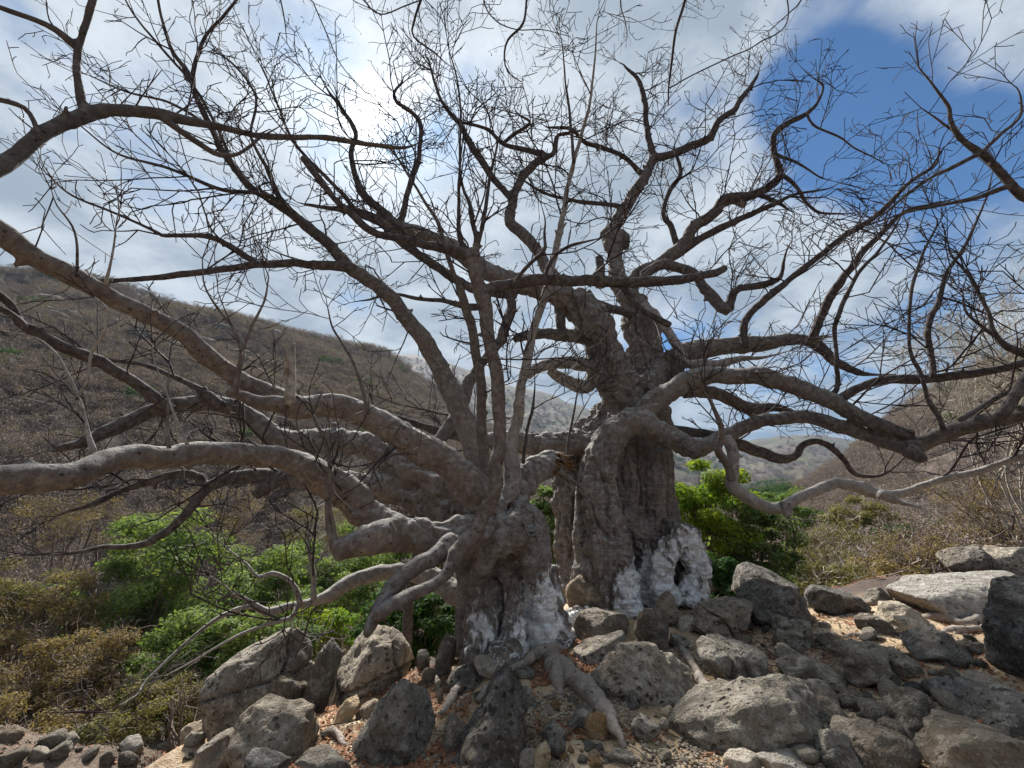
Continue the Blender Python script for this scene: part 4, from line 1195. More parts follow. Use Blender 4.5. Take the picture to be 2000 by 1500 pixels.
    ('P', (7.8, 7.7, 7.6), [(1105, 575, 15), (1070, 525, 13), (1040, 480, 12), (1012, 448, 11), (993, 430, 11), (998, 395, 9), (1015, 358, 9), (1045, 322, 8), (1066, 303, 7), (1040, 295, 6), (1000, 287, 5), (975, 275, 5), (950, 252, 4), (905, 240, 3)], 2.56, 'bark'),
    ('P2', (7.7, 7.5), [(1000, 390, 7), (958, 340, 7), (926, 294, 7), (902, 249, 5), (874, 213, 4), (856, 185, 3), (838, 120, 2)], 3.20, 'bark'),
    ('P3', (7.65, 7.6), [(1060, 312, 5), (1080, 300, 5), (1084, 280, 5), (1090, 265, 4), (1125, 258, 3)], 6.40, 'bark'),
    ('P4', (7.7, 7.5), [(980, 283, 4), (1000, 265, 4), (1035, 240, 3), (1015, 225, 2)], 5.0, 'bark'),
    ('Q', (7.25, 7.0), [(780, 445, 9), (745, 410, 8), (709, 381, 8), (695, 345, 6), (688, 310, 5), (688, 290, 5), (695, 259, 5), (670, 215, 4), (650, 190, 3)], 3.2, 'bark'),
    ('Q2', (7.25, 7.1), [(783, 432, 7), (800, 367, 6), (818, 297, 5), (821, 245, 5), (800, 217, 4), (776, 200, 4), (770, 180, 3), (785, 160, 2)], 3.5, 'bark'),
    ('Q3', (7.7, 7.4, 7.2), [(1010, 575, 9), (950, 568, 10), (895, 548, 9), (842, 513, 9), (790, 478, 8), (745, 440, 5), (715, 425, 3)], 1.6, 'bark'),
    ('Q4', (7.2, 6.8), [(700, 415, 5), (640, 350, 4), (610, 320, 4), (570, 270, 3), (540, 200, 2), (520, 150, 1.5)], 4.00, 'bark'),
    ('Rr', (7.4, 7.0), [(960, 600, 7), (920, 600, 7), (867, 588, 5), (818, 583, 4), (765, 574, 3), (720, 585, 2)], 3.2, 'bark'),
    # --- shoots along the right
    ('J', (5.0, 4.6, 4.4), [(2105, 660, 16), (2160, 560, 15), (2110, 450, 13), (2040, 405, 12), (2000, 380, 12), (1970, 354, 11), (1920, 302, 10), (1880, 270, 8), (1858, 235, 6), (1850, 205, 5), (1825, 170, 3), (1795, 132, 2)], 1.20, 'bark'),
    ('J2', (4.5, 4.8), [(1916, 300, 4), (1870, 322, 4), (1825, 343, 3), (1780, 372, 2.5), (1737, 410, 2)], 1.50, 'bark'),
    ('J3', (4.5, 4.9), [(1972, 362, 5), (1900, 388, 4), (1830, 402, 3), (1770, 415, 2), (1700, 438, 1.5)], 1.80, 'bark'),
    ('J4', (4.5, 4.4), [(1918, 298, 4), (1955, 262, 3.5), (1993, 226, 3), (1991, 180, 2), (1975, 163, 1.2)], 1.5, 'bark'),
    ('J5', (4.5, 4.6), [(1880, 272, 3), (1840, 240, 3), (1800, 212, 1.5)], 1.5, 'bark'),
    ('K', (5.9, 5.8, 5.6), [(1821, 737, 9), (1819, 700, 8), (1811, 660, 8), (1818, 618, 7), (1835, 582, 6), (1846, 537, 5), (1877, 492, 4), (1902, 445, 3), (1926, 385, 2), (1940, 332, 1.3)], 1.92, 'bark'),
    ('K2', (5.6, 5.5), [(1845, 845, 7), (1835, 815, 6), (1811, 779, 5), (1797, 730, 5), (1783, 702, 5), (1776, 660, 4), (1780, 572, 4), (1800, 502, 3), (1830, 440, 2)], 1.92, 'bark'),
    ('K3', (5.0, 4.9), [(1955, 816, 15), (1975, 785, 14), (2000, 740, 13), (2050, 700, 14), (2105, 660, 15)], 1.0, 'bark'),
    ('K4', (5.2, 5.5), [(1875, 822, 7), (1930, 788, 6), (1982, 760, 5), (2040, 735, 4)], 1.5, 'bark'),
    ('K5', (5.3, 5.3, 5.4), [(2060, 720, 9), (2000, 690, 8), (1965, 674, 7), (1940, 645, 6), (1930, 607, 5), (1895, 541, 4), (1860, 500, 3), (1850, 470, 1.5)], 1.92, 'bark'),
    ('K6', (5.4, 5.6), [(1955, 665, 5), (1920, 640, 4), (1885, 605, 3), (1880, 570, 2)], 1.92, 'bark'),
    # --- shoots standing on the left limbs
    ('T1', (4.1, 4.0), [(458, 770, 8), (468, 715, 6), (472, 690, 5), (455, 640, 4), (430, 610, 3), (400, 560, 2), (395, 505, 1.2)], 2.0, 'bark_red'),
    ('T2', (4.1, 4.05), [(470, 695, 4), (490, 640, 3), (515, 590, 2.5), (525, 540, 1.5)], 2.5, 'bark_red'),
    ('T3', (4.5, 4.4), [(652, 1070, 9), (642, 1020, 6), (640, 960, 5), (642, 900, 4), (630, 850, 3), (612, 810, 2)], 1.5, 'bark_red'),
    ('T4', (4.5, 4.45), [(655, 1065, 6), (650, 1020, 4), (645, 985, 3), (655, 930, 1.5)], 1.0, 'bark_red'),
    ('T5', (3.2, 3.1), [(185, 890, 9), (172, 850, 6), (165, 815, 4), (150, 770, 4), (130, 725, 3), (108, 690, 2.5), (70, 660, 1.5), (0, 645, 1)], 1.2, 'bark_pale'),
    ('T6', (3.15, 3.0), [(160, 800, 4), (150, 780, 4), (170, 745, 4), (178, 690, 4), (200, 655, 4), (212, 620, 3), (208, 600, 2), (185, 580, 1)], 0.5, 'bark_pale'),
    ('T7', (3.5, 3.6), [(330, 875, 5), (326, 830, 4), (328, 780, 2.5), (330, 710, 1.2)], 0.6, 'bark_red'),
    ('T8', (3.5, 3.5), [(365, 868, 4), (340, 810, 3), (320, 750, 2), (300, 700, 1.5), (298, 670, 1)], 0.6, 'bark_pale'),
    ('T9', (3.1, 3.0), [(205, 556, 5), (215, 520, 3), (222, 480, 2.5), (228, 430, 1.5), (236, 400, 1)], 1.0, 'bark_pale'),
    ('T10', (2.95, 2.9), [(150, 540, 4), (150, 480, 3), (140, 440, 2.5), (110, 400, 1.5), (100, 370, 1)], 3.0, 'bark'),
    ('T11', (4.9, 4.85), [(722, 808, 6), (712, 770, 4.5), (700, 735, 4), (680, 690, 3), (650, 640, 2), (640, 600, 1.2)], 2.0, 'bark_red'),
    ('T12', (5.2, 5.2), [(1000, 560, 4), (1030, 520, 4), (1062, 490, 4), (1064, 470, 3), (1063, 455, 2.5)], 0.5, 'bark'),
    ('T13', (5.35, 5.3), [(1060, 545, 4), (1072, 520, 4), (1090, 495, 3.5), (1116, 480, 3.5), (1150, 470, 2)], 1.2, 'bark'),
    ('T14', (6.0, 6.1), [(1022, 905, 4), (1028, 850, 3), (1040, 800, 3), (1044, 760, 1.5)], 2.0, 'bark'),
    ('T15', (7.4, 7.3), [(1106, 900, 3), (1112, 850, 2.5), (1122, 800, 2), (1130, 750, 1.2)], 2.0, 'bark'),
]

BASE = Vector((0.7, 7.2, 0.0))
tree = empty('baobab_tree', BASE)
tag(tree, 'ancient leafless baobab tree with two whitened trunks and long sprawling limbs', 'tree')

rg = random.Random(11)
samples = []           # limb index, P(n,4)
for li, L in enumerate(LIMBS):
    nm, Ys, pts, dens, mt = L
    pts = [tuple(p) for p in pts]
    seg = [0.0]
    for a, b in zip(pts[:-1], pts[1:]):
        seg.append(seg[-1] + math.hypot(a[0] - b[0], a[1] - b[1]))
    rows = []
    for p, s in zip(pts, seg):
        Y = float(np.interp(s / seg[-1], np.linspace(0, 1, len(Ys)), Ys))
        v, k = at(p[0], p[1], Y)
        # off the lens axis things are drawn wider along the radius: take that back out
        i_ = len(rows); a_, b_ = pts[max(0, i_ - 1)], pts[min(len(pts) - 1, i_ + 1)]
        tx, ty = b_[0] - a_[0], b_[1] - a_[1]
        tl = math.hypot(tx, ty) + 1e-9
        rx, ry = p[0] - 1000.0, p[1] - 750.0
        rl = math.hypot(rx, ry) + 1e-9
        cosn = (-ty * rx + tx * ry) / (tl * rl)
        ct = 1.0 / math.sqrt(1 + (rl / FPX) ** 2)
        fac = math.sqrt((cosn / ct) ** 2 + (1 - cosn * cosn))
        rows.append((v.x, v.y, v.z, p[2] * k / FPX / fac))
    if pts[-1][2] < 5.5 and rows[-1][3] > 0.010 and not nm.startswith('trunk'):      # living end: runs out into a thin tip
        e1, e0 = np.array(rows[-1]), np.array(rows[-2])
        d = (e1 - e0)[:3]; d /= np.linalg.norm(d) + 1e-9
        b1 = d * .16 + np.array([rg.gauss(0, .03), rg.gauss(0, .03), .02])
        b2 = b1 + d * .18 + np.array([rg.gauss(0, .06), rg.gauss(0, .06), .05])
        rows.append(tuple(e1[:3] + b1) + (e1[3] * .62,)); rows.append(tuple(e1[:3] + b2) + (min(.008, e1[3] * .3),))
    big = max(r[3] for r in rows)
    S = spline(rows, 0.05 if big < 0.3 else 0.1)
    S[:, 3] = np.maximum(S[:, 3], 0.003)
    # small irregular waviness and knuckles so that nothing is a plain pipe
    nz = np.stack([fbm(S[:, :3] * 2.4 + 7 * c + li, 3, 60 + c) for c in range(3)], -1)
    wob = np.clip(S[:, 3] * 0.42, 0, 0.045)[:, None]
    S[:, :3] += nz * wob
    S[:, 3] *= 1 + 0.07 * vnoise(S[:, :3] * 3.0 + li * 3.1, 77) + 0.05 * vnoise(S[:, :3] * 9.0 + li * 3.1, 78)
    samples.append(S)


names_ = [L[0] for L in LIMBS]


def fused_limbs():
    acc = Acc()
    for S in samples:
        S = S[::1]
        thick = S[:, 3] > 0.032
        if not thick.any():
            continue
        last = np.nonzero(thick)[0][-1]
        Q = S[:last + 1]
        if len(Q) < 2:
            continue
        Q = Q[np.unique(np.concatenate([np.arange(0, len(Q), 2), [len(Q) - 1]]))]
        acc.tube(Q[:, :3], np.maximum(Q[:, 3], 0.026), 14 if Q[:, 3].max() < 0.3 else 26)
    # stubs of shed branches along the limbs
    rk = random.Random(91)
    for i, S in enumerate(samples):
        if names_[i].startswith('trunk'):
            continue
        nn_ = int(np.linalg.norm(np.diff(S[:, :3], axis=0), axis=1).sum() * 1.5)
        for q in range(nn_):
            k = rk.randrange(2, len(S) - 1)
            r = S[k, 3]
            if r < 0.035:
                continue
            d = np.array([rk.gauss(0, 1), rk.gauss(0, 1), rk.gauss(.2, 1)])
            tg = S[k + 1, :3] - S[k - 1, :3]; tg /= np.linalg.norm(tg) + 1e-9
            d -= tg * np.dot(d, tg); d /= np.linalg.norm(d) + 1e-9
            d = d + tg * rk.uniform(0, .6)
            h = rk.uniform(.015, .07) + 0.10 * r
            rr = min(0.03, 0.014 + rk.random() * 0.16 * r)
            p = S[k, :3]
            acc.tube([p + d * r * .6, p + d * (r * 0.95), p + d * (r + h * .6), p + d * (r + h)], [rr * 2.0, rr * 1.4, rr * 1.0, rr * 0.85], 8)
    o = acc.obj('fuse_source', None)
    md = o.modifiers.new('r', 'REMESH')
    md.mode = 'VOXEL'
    md.voxel_size = 0.021
    dg = bpy.context.evaluated_depsgraph_get()
    ev = o.evaluated_get(dg)
    me = bpy.data.meshes.new_from_object(ev)
    V = np.zeros(len(me.vertices) * 3, np.float32); me.vertices.foreach_get('co', V); V = V.reshape(-1, 3).astype(np.float64)
    lp = np.zeros(len(me.loops), np.int32); me.loops.foreach_get('vertex_index', lp)
    F = lp.reshape(-1, 4)
    src = o.data
    bpy.data.objects.remove(o); bpy.data.meshes.remove(src); bpy.data.meshes.remove(me)
    return V, F


def vnormals(V, F):
    n = np.cross(V[F[:, 2]] - V[F[:, 0]], V[F[:, 3]] - V[F[:, 1]]) if F.shape[1] == 4 else np.cross(V[F[:, 1]] - V[F[:, 0]], V[F[:, 2]] - V[F[:, 0]])
    r = np.zeros_like(V)
    for c in range(F.shape[1]):
        for a in range(3):
            r[:, a] += np.bincount(F[:, c], n[:, a], len(V))
    return r / (np.linalg.norm(r, axis=1)[:, None] + 1e-12)


def smooth_mesh(V, F, it, lam=0.5):
    e = np.vstack([F[:, [0, 1]], F[:, [1, 2]], F[:, [2, 3]], F[:, [3, 0]]])
    cnt = np.bincount(e[:, 0], minlength=len(V)) + np.bincount(e[:, 1], minlength=len(V))
    for k in range(it):
        l = lam if k % 2 == 0 else -lam * 0.97
        A = np.zeros_like(V)
        for a in range(3):
            A[:, a] = np.bincount(e[:, 0], V[e[:, 1], a], len(V)) + np.bincount(e[:, 1], V[e[:, 0], a], len(V))
        V = V + l * (A / np.maximum(cnt, 1)[:, None] - V)
    return V


FV, FF = fused_limbs()
FV = smooth_mesh(FV, FF, 6)
# nearest limb of every face
allp = np.vstack([S[::2] for S in samples])
lim = np.concatenate([np.full(len(S[::2]), i) for i, S in enumerate(samples)])
names = [L[0] for L in LIMBS]
kd = kdtree.KDTree(len(allp))
for i, p in enumerate(allp[:, :3]):
    kd.insert(p, i)
kd.balance()
fc = FV[FF].mean(1)
sub = np.zeros(len(FF), np.int32)
key = np.floor(fc / 0.05).astype(np.int64)
uk, inv = np.unique(key, axis=0, return_inverse=True)
inv = inv.ravel()
bl = np.zeros(len(uk), np.int32)
br = np.zeros(len(uk), np.float32)
cen = (uk + 0.5) * 0.05
for i in range(len(uk)):
    best, bi = 1e9, 0
    c = cen[i]
    for (co, idx, dist) in kd.find_n(c, 14):
        q = dist - allp[idx, 3]
        if q < best:
            best, bi = q, idx
    # the trunks are so wide that their axis may be far from the face: test their samples too
    bl[i] = lim[bi]; br[i] = allp[bi, 3]
trunk_rows = np.array([i for i in range(len(allp)) if names[lim[i]].startswith('trunk')])
tp = allp[trunk_rows]
bi_d = np.zeros(len(uk))
for s0 in range(0, len(uk), 20000):
    c = cen[s0:s0 + 20000]
    nearm = (c[:, 2] < 4.5) & (np.abs(c[:, 1] - 7) < 2.6)
    ix = np.nonzero(nearm)[0]
    if not len(ix):
        continue
    dq = np.sqrt(((c[ix, None, :] - tp[None, :, :3]) ** 2).sum(-1)) - tp[None, :, 3]
    k = dq.argmin(1)
    dt = dq[np.arange(len(ix)), k]
    cur = np.array([np.min(np.linalg.norm(allp[lim == bl[s0 + q], :3] - c[q], axis=1) - allp[lim == bl[s0 + q], 3]) for q in ix])
    sel = dt < cur - 0.0
    bl[s0 + ix[sel]] = lim[trunk_rows[k[sel]]]
    br[s0 + ix[sel]] = tp[k[sel], 3]
face_limb = bl[inv]
vr = np.zeros(len(FV)); vr[FF.ravel()] = np.repeat(br[inv], 4)
# bark relief: folds on the trunks, wrinkles on the limbs
nrm = vnormals(FV, FF)
big = smooth(vr, 0.10, 0.34)
rel = fbm(FV * np.array([3.4, 3.4, 1.5]), 4, 21) * (0.006 + 0.050 * big)
rel += (np.abs(vnoise(FV * np.array([6.5, 6.5, 2.2]) + fbm(FV * 2.0, 2, 8)[:, None] * 0.9, 31)) - 0.45) * 0.085 * big
rel += (0.5 - np.abs(vnoise(FV * np.array([3.0, 3.0, 9.0]) + fbm(FV * 1.5, 2, 9)[:, None], 35))) * 0.022 * big
wp = fbm(FV * np.array([2.0, 2.0, 1.2]), 3, 55)
c1 = vnoise(np.stack([FV[:, 0] * 3.4 + wp * .8, FV[:, 1] * 3.4 + wp * .8, FV[:, 2] * 0.75], -1), 56)
c2 = vnoise(np.stack([FV[:, 0] * 5.0 - FV[:, 2] * 2.4 + wp, FV[:, 1] * 5.0 + wp, FV[:, 2] * 3.0 + FV[:, 0] * 1.5], -1), 57)
rel -= np.exp(-(c1 / 0.085) ** 2) * 0.075 * big
rel -= np.exp(-(c2 / 0.10) ** 2) * 0.026 * big
rel += fbm(FV * 11.0, 3, 41) * np.clip(vr * 0.035, 0.0012, 0.008)
kn = np.clip(1 - worley(FV * 4.2, 51) / 0.26, 0, 1)
rel += kn * np.clip(vr * 0.2, 0, 0.022)
rel += (np.abs(vnoise(FV * 7.0, 45)) - 0.3) * np.clip(vr * 0.10, 0, 0.014)
FV = FV + nrm * rel[:, None]
nrm = vnormals(FV, FF)
# white droppings and crust on the trunk feet
LIME = [(1350, 1070, 7.3, .30, .50), (1372, 1110, 7.2, .26, .50), (1358, 1155, 7.2, .30, .48), (1310, 1075, 7.25, .25, .42), (1285, 1120, 7.1, .30, .48), (1275, 1165, 7.0, .28, .46),
        (1210, 1130, 7.0, .30, .20), (1180, 1075, 7.2, .25, .22), (1205, 1160, 7.0, .35, .28), (1150, 1140, 7.2, .25, .22), (1060, 1180, 6.0, .40, .48), (1050, 1240, 5.9, .45, .52), (1010, 1215, 5.75, .30, .40), (960, 1250, 5.6, .35, .40), (1110, 1215, 6.5, .35, .42), (1150, 1190, 6.9, .30, .36), (1245, 1150, 7.1, .30, .56), (1262, 1110, 7.3, .30, .58), (1275, 1150, 7.3, .35, .62), (1240, 1190, 7.0, .30, .50),
        (1080, 1130, 6.2, .22, .40), (1020, 1240, 5.6, .35, .40), (940, 1235, 5.5, .35, .42), (922, 1195, 5.5, .30, .42), (990, 1270, 5.5, .35, .38), (1085, 1260, 6.1, .35, .42), (1035, 1160, 5.8, .15, .36)]
lime = np.zeros(len(FV))
for px, py, Y, r, a in LIME:
    p, k = at(px, py, Y)
    d = np.linalg.norm(FV - np.array(p), axis=1)
    lime = np.maximum(lime, (a + 0.04) * np.clip(1.4 - d / (r * 1.5), 0, 1) ** 0.7)

lump = np.clip(lime - 0.22, 0, 0.3) / 0.3
FV = FV + nrm * (lump * ((0.55 - worley(FV * 9.0, 71)) * 0.075 + fbm(FV * 5.0, 2, 72) * 0.03))[:, None]
nrm = vnormals(FV, FF)
off = np.array(BASE)
groups = {}
for i, nm in enumerate(names):
    groups.setdefault(nm, []).append(i)
limb_obj = {}
for nm, idx in groups.items():
    sel = np.isin(face_limb, idx)
    Fs = FF[sel]
    isT = nm.startswith('trunk')
    mt = LIMBS[idx[0]][4]
    V = np.zeros((0, 3)); nsv = np.zeros((0, 3)); quads = []; tris = []
    nv = 0
    Vs, Ns = [], []
    lm = np.zeros(0)
    if len(Fs):
        u, iv = np.unique(Fs, return_inverse=True)
        Vs.append(FV[u]); Ns.append(nrm[u]); quads.append(iv.reshape(-1, 4)); nv = len(u)
        lm = lime[u]
    for i in idx:                         # the thin end as a plain tube
        S = samples[i]
        thick = np.nonzero(S[:, 3] > 0.032)[0]
        st = max(0, thick[-1] - 1) if len(thick) else 0
        Q = S[st:]
        if len(Q) < 3:
            continue
        tv, tq, tt = tube(Q[:, :3], Q[:, 3], 7)
        tn = np.zeros_like(tv)
        Vs.append(tv); quads.append(tq + nv); tris.append(tt + nv); nv += len(tv)
        Ns.append(None)
    if not Vs:
        continue
    V = np.vstack(Vs)
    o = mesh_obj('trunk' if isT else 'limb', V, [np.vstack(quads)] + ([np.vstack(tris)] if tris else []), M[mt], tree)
    o.location = -BASE
    me = o.data
    if isT:
        a_ = me.attributes.new('lime', 'FLOAT', 'POINT')
        buf = np.zeros(len(V), np.float32); buf[:len(lm)] = lm
        a_.data.foreach_set('value', buf)
    if Ns[0] is not None and len(V) == len(me.vertices):
        try:
            vn = np.zeros(len(V) * 3, np.float32)
            me.vertices.foreach_get('normal', vn)
            vn = vn.reshape(-1, 3)
            vn[:len(Ns[0])] = Ns[0]
            me.normals_split_custom_set_from_vertices(vn.tolist())
        except Exception as ex:
            print('normals', ex)
    gb = np.zeros(len(V), np.float32)
    if len(Fs): gb[:len(u)] = vr[u]
    q0 = len(u) if len(Fs) else 0
    for i in idx:
        S = samples[i]
        thick = np.nonzero(S[:, 3] > 0.032)[0]
        st = max(0, thick[-1] - 1) if len(thick) else 0
        Q = S[st:]
        if len(Q) < 3:
            continue
        gb[q0:q0 + len(Q) * 7] = np.repeat(Q[:, 3], 7); q0 += len(Q) * 7 + 2
    a_ = me.attributes.new('girth', 'FLOAT', 'POINT')
    a_.data.foreach_set('value', gb)
    limb_obj[nm] = o
limb_obj['trunkL']['label'] = 'shorter left trunk with flowing brown bark and white flecked foot'
limb_obj['trunkR']['label'] = 'massive right trunk, grey folded bark with white crusted foot'
limb_obj['C3']['label'] = 'pale upright stem ending in a long whip'
limb_obj['U']['label'] = 'broken limb stub with an open rotten end'

# twigs: grown along every limb, one mass of fine twigs under each limb
TC = np.array(at(1120, 900, 7.2)[0])
ntw = 0
for nm, idx in groups.items():
    if nm.startswith('trunk'):
        continue
    lines = []
    for i in idx:
        S = samples[i]
        dens = LIMBS[i][3]
        if dens <= 0:
            continue
        P = S[:, :3]
        T = np.gradient(P, axis=0); T /= np.linalg.norm(T, axis=1)[:, None] + 1e-9
        ln = np.concatenate([[0], np.cumsum(np.linalg.norm(np.diff(P, axis=0), axis=1))])
        tot = ln[-1]
        nsp = int(tot * min(dens, dens ** 0.66) * 0.95 + 0.5)
        for q in range(nsp):
            t = (0.10 + 0.88 * rg.random() ** 0.9) * tot
            k = min(len(P) - 1, int(np.searchsorted(ln, t)))
            r0 = S[k, 3]
            d = T[k] * rg.uniform(0.25, 1.0) + np.array([rg.gauss(0, .75), rg.gauss(0, .75), rg.gauss(0.35, .7)])
            out = P[k] - TC; out[2] *= 0.4
            d = d + out / (np.linalg.norm(out) + .1) * 0.25
            d /= np.linalg.norm(d)
            near = max(0.35, min(1.0, P[k][1] / 6.0))
            Lq = rg.uniform(0.5, 1.9) * near
            rr = min(r0 * 0.6, 0.0155 * rg.uniform(0.7, 1.3)) * max(0.5, near)
            grow(rg, tuple(P[k] + d * r0 * 0.6), tuple(d), Lq, max(rr, 0.006), 0, 2, lines, (4.2, 4.8), 0.03, 0.13, 0.0054 * near + 0.0004)
        if S[-1, 3] < 0.03:        # the tip goes on into twigs
            for q in range(3):
                d = T[-1] + np.array([rg.gauss(0, .4), rg.gauss(0, .4), rg.gauss(0, .4)])
                d /= np.linalg.norm(d)
                near = max(0.35, min(1.0, P[-1][1] / 6.0))
                grow(rg, tuple(P[-1]), tuple(d), rg.uniform(.4, .9) * near, max(S[-1, 3] * .8, .006), 0, 2, lines, (4.2, 4.8), 0.02, 0.13, 0.0054 * near + 0.0004)
    if lines:
        ntw += len(lines)
        o = twig_mesh(lines).obj('twigs', M['twig'], limb_obj[nm])
        tag(o, kind='stuff')
print('twigs', ntw, 'fused verts', len(FV))


# broken ends and other small parts of the tree
def local(o):
    o.location = (0, 0, 0)
    return o


def splinter(px, py, Y, hw, parent, mat, ln, n, seed, d2):
    """a jagged ring of broken wood fibres along direction of pixel vector d2"""
    rgs = random.Random(seed)
    c, k = at(px, py, Y)
    e, _ = at(px + d2[0], py + d2[1], Y + d2[2])
    ax = (e - c).normalized()
    u = ax.orthogonal().normalized(); v = ax.cross(u)
    acc = Acc()
    r = hw * k / FPX
    for i in range(n):
        a = rgs.uniform(0, 6.28); q = r * math.sqrt(rgs.random())
        p = c + (u * math.cos(a) + v * math.sin(a)) * q
        l = ln * (0.12 + 0.88 * rgs.random() ** 1.6)
        b = ax + (u * rgs.gauss(0, .10) + v * rgs.gauss(0, .10))
        pts = [p - ax * 0.05, p + b * l * 0.5, p + b * l]
        acc.tube([tuple(x) for x in pts], [r * rgs.uniform(.10, .22), r * rgs.uniform(.07, .15), r * 0.015], 5)
    return acc.obj('broken_end', mat, parent)


splinter(1088, 893, 6.5, 12, limb_obj['U'], M['wood'], 0.30, 14, 3, (40, 4, 0.05))
splinter(1096, 925, 6.45, 9, limb_obj['U'], M['wood'], 0.42, 10, 4, (40, 34, 0.0))
tag(splinter(1086, 906, 6.5, 21, limb_obj['U'], M['heart'], 0.34, 60, 1, (40, 22, 0.05)), 'rotten orange brown heartwood in the broken limb')
splinter(1592, 662, 7.5, 8, limb_obj['H3'], M['wood'], 0.6, 16, 2, (60, -2, 0))
# snag: a grey dead stub standing on the long limb
acc = Acc()
p0, k0 = at(568, 790, 4.3); p1, k1 = at(570, 668, 4.25)
pts = [p0.lerp(p1, t) for t in np.linspace(0, 1, 8)]
acc.tube([tuple(p + Vector((rg.gauss(0, .006), rg.gauss(0, .006), 0))) for p in pts], [9 * k0 / FPX * (1.2 - 0.5 * t + 0.10 * math.sin(9 * t)) for t in np.linspace(0, 1, 8)], 7)
for q in range(11):
    a = p1 + Vector((rg.uniform(-.03, .03), rg.uniform(-.03, .03), -0.22 * rg.random()))
    acc.tube([tuple(a + Vector((0, 0, -.2))), tuple(a), tuple(a + Vector((rg.uniform(-.015, .015), 0, rg.uniform(.08, .2))))], [0.012, 0.012, 0.002], 5)
o = acc.obj('snag', M['wood'], limb_obj['B'])
tag(o, 'bleached dead stub standing upright on the long limb')

# roots
ROOTS = [
    ([(1112, 1266, 10), (1078, 1270, 11), (1050, 1274, 11), (1025, 1295, 9), (985, 1318, 7), (955, 1335, 4)], 0.05),
    ([(1074, 1278, 12), (1080, 1292, 20), (1090, 1310, 22), (1090, 1330, 18), (1096, 1348, 6)], 0.0),
    ([(1095, 1290, 14), (1108, 1312, 17), (1140, 1338, 20), (1165, 1372, 19), (1188, 1402, 15), (1200, 1425, 10), (1212, 1438, 4)], 0.06),
    ([(1318, 1255, 6), (1335, 1272, 6), (1355, 1300, 7), (1373, 1330, 8), (1392, 1352, 7)], 0.10),
    ([(1560, 1240, 3), (1600, 1240, 4), (1650, 1243, 5), (1710, 1243, 5), (1780, 1256, 4)], 0.20),
    ([(1800, 1200, 6), (1850, 1208, 7), (1890, 1216, 8), (1945, 1203, 7), (1990, 1190, 6)], 0.30),
    ([(1830, 1240, 6), (1865, 1232, 8), (1900, 1228, 8), (1945, 1222, 7), (1990, 1215, 6)], 0.28),
    ([(868, 1385, 8), (880, 1365, 8), (895, 1345, 8), (908, 1330, 6)], -0.15),
    ([(632, 1425, 4), (648, 1424, 6), (660, 1436, 6), (668, 1450, 6), (684, 1456, 5), (700, 1458, 3)], -0.40),
    ([(1620, 1205, 7), (1655, 1208, 9), (1690, 1218, 8), (1720, 1226, 5)], 0.22),
]
for pts, z in ROOTS:
    rows = []
    for (px, py, hw) in pts:
        Y = ground_Y(px, py, z)
        v, k = at(px, py, Y)
        g = float(ground_h(np.array([v.x]), np.array([v.y]))[0])
        rows.append((v.x, v.y, max(g - 0.02, min(v.z, g + 0.10)), hw * k / FPX))
    rows = np.array(rows)
    dlast = rows[-1] - rows[-2]; rows = np.vstack([rows, rows[-1] + dlast * .8]); rows[-1, 2] -= 0.09; rows[-1, 3] = rows[-2, 3] * .5; rows[-2, 2] -= 0.02
    rows[0, 2] -= 0.04
    # continue the first end underground
    S = spline(rows, 0.03)
    S[:, :3] += np.stack([fbm(S[:, :3] * 6 + c, 2, 90 + c) for c in range(3)], -1) * 0.015
    S[:, 3] *= 1 + 0.22 * vnoise(S[:, :3] * 9, 63)
    V, Q, T = tube(S[:, :3], S[:, 3], 18)
    n_ = vnormals(V[:-2], Q)
    V[:-2] += n_ * (fbm(V[:-2] * 16, 3, 61) * 0.009 + fbm(V[:-2] * 6, 3, 62) * 0.022)[:, None]
    o = mesh_obj('root', V, [Q, T], M['root'], tree)
    o.location = -BASE


# ------------------------------------------------------------------ bushes and trees behind
def leaf_cloud(rg, cents, rad, n, size, flat=0.55):
    """n leaf quads spread through clumps; rg numpy RandomState"""
    ci = rg.randint(len(cents), size=n)
    d = rg.normal(size=(n, 3)); d /= np.linalg.norm(d, axis=1)[:, None] + 1e-9
    r = rg.rand(n) ** 0.45
    P = cents[ci] + d * (r * rad[ci])[:, None] * np.array([1, 1, flat])
    nrm_ = d * 0.6 + rg.normal(size=(n, 3)) * 0.5 + np.array([0, 0, 0.7])
    nrm_ /= np.linalg.norm(nrm_, axis=1)[:, None] + 1e-9
    u = np.cross(nrm_, rg.normal(size=(n, 3))); u /= np.linalg.norm(u, axis=1)[:, None] + 1e-9
    v = np.cross(nrm_, u)
    s = size * rg.uniform(0.6, 1.35, n)[:, None]
    V = np.stack([P - u * s, P - v * s * 0.5 + nrm_ * s * 0.12, P + u * s, P + v * s * 0.5 + nrm_ * s * 0.12], 1).reshape(-1, 3)
    F = np.arange(n * 4).reshape(-1, 4)
    return V, F


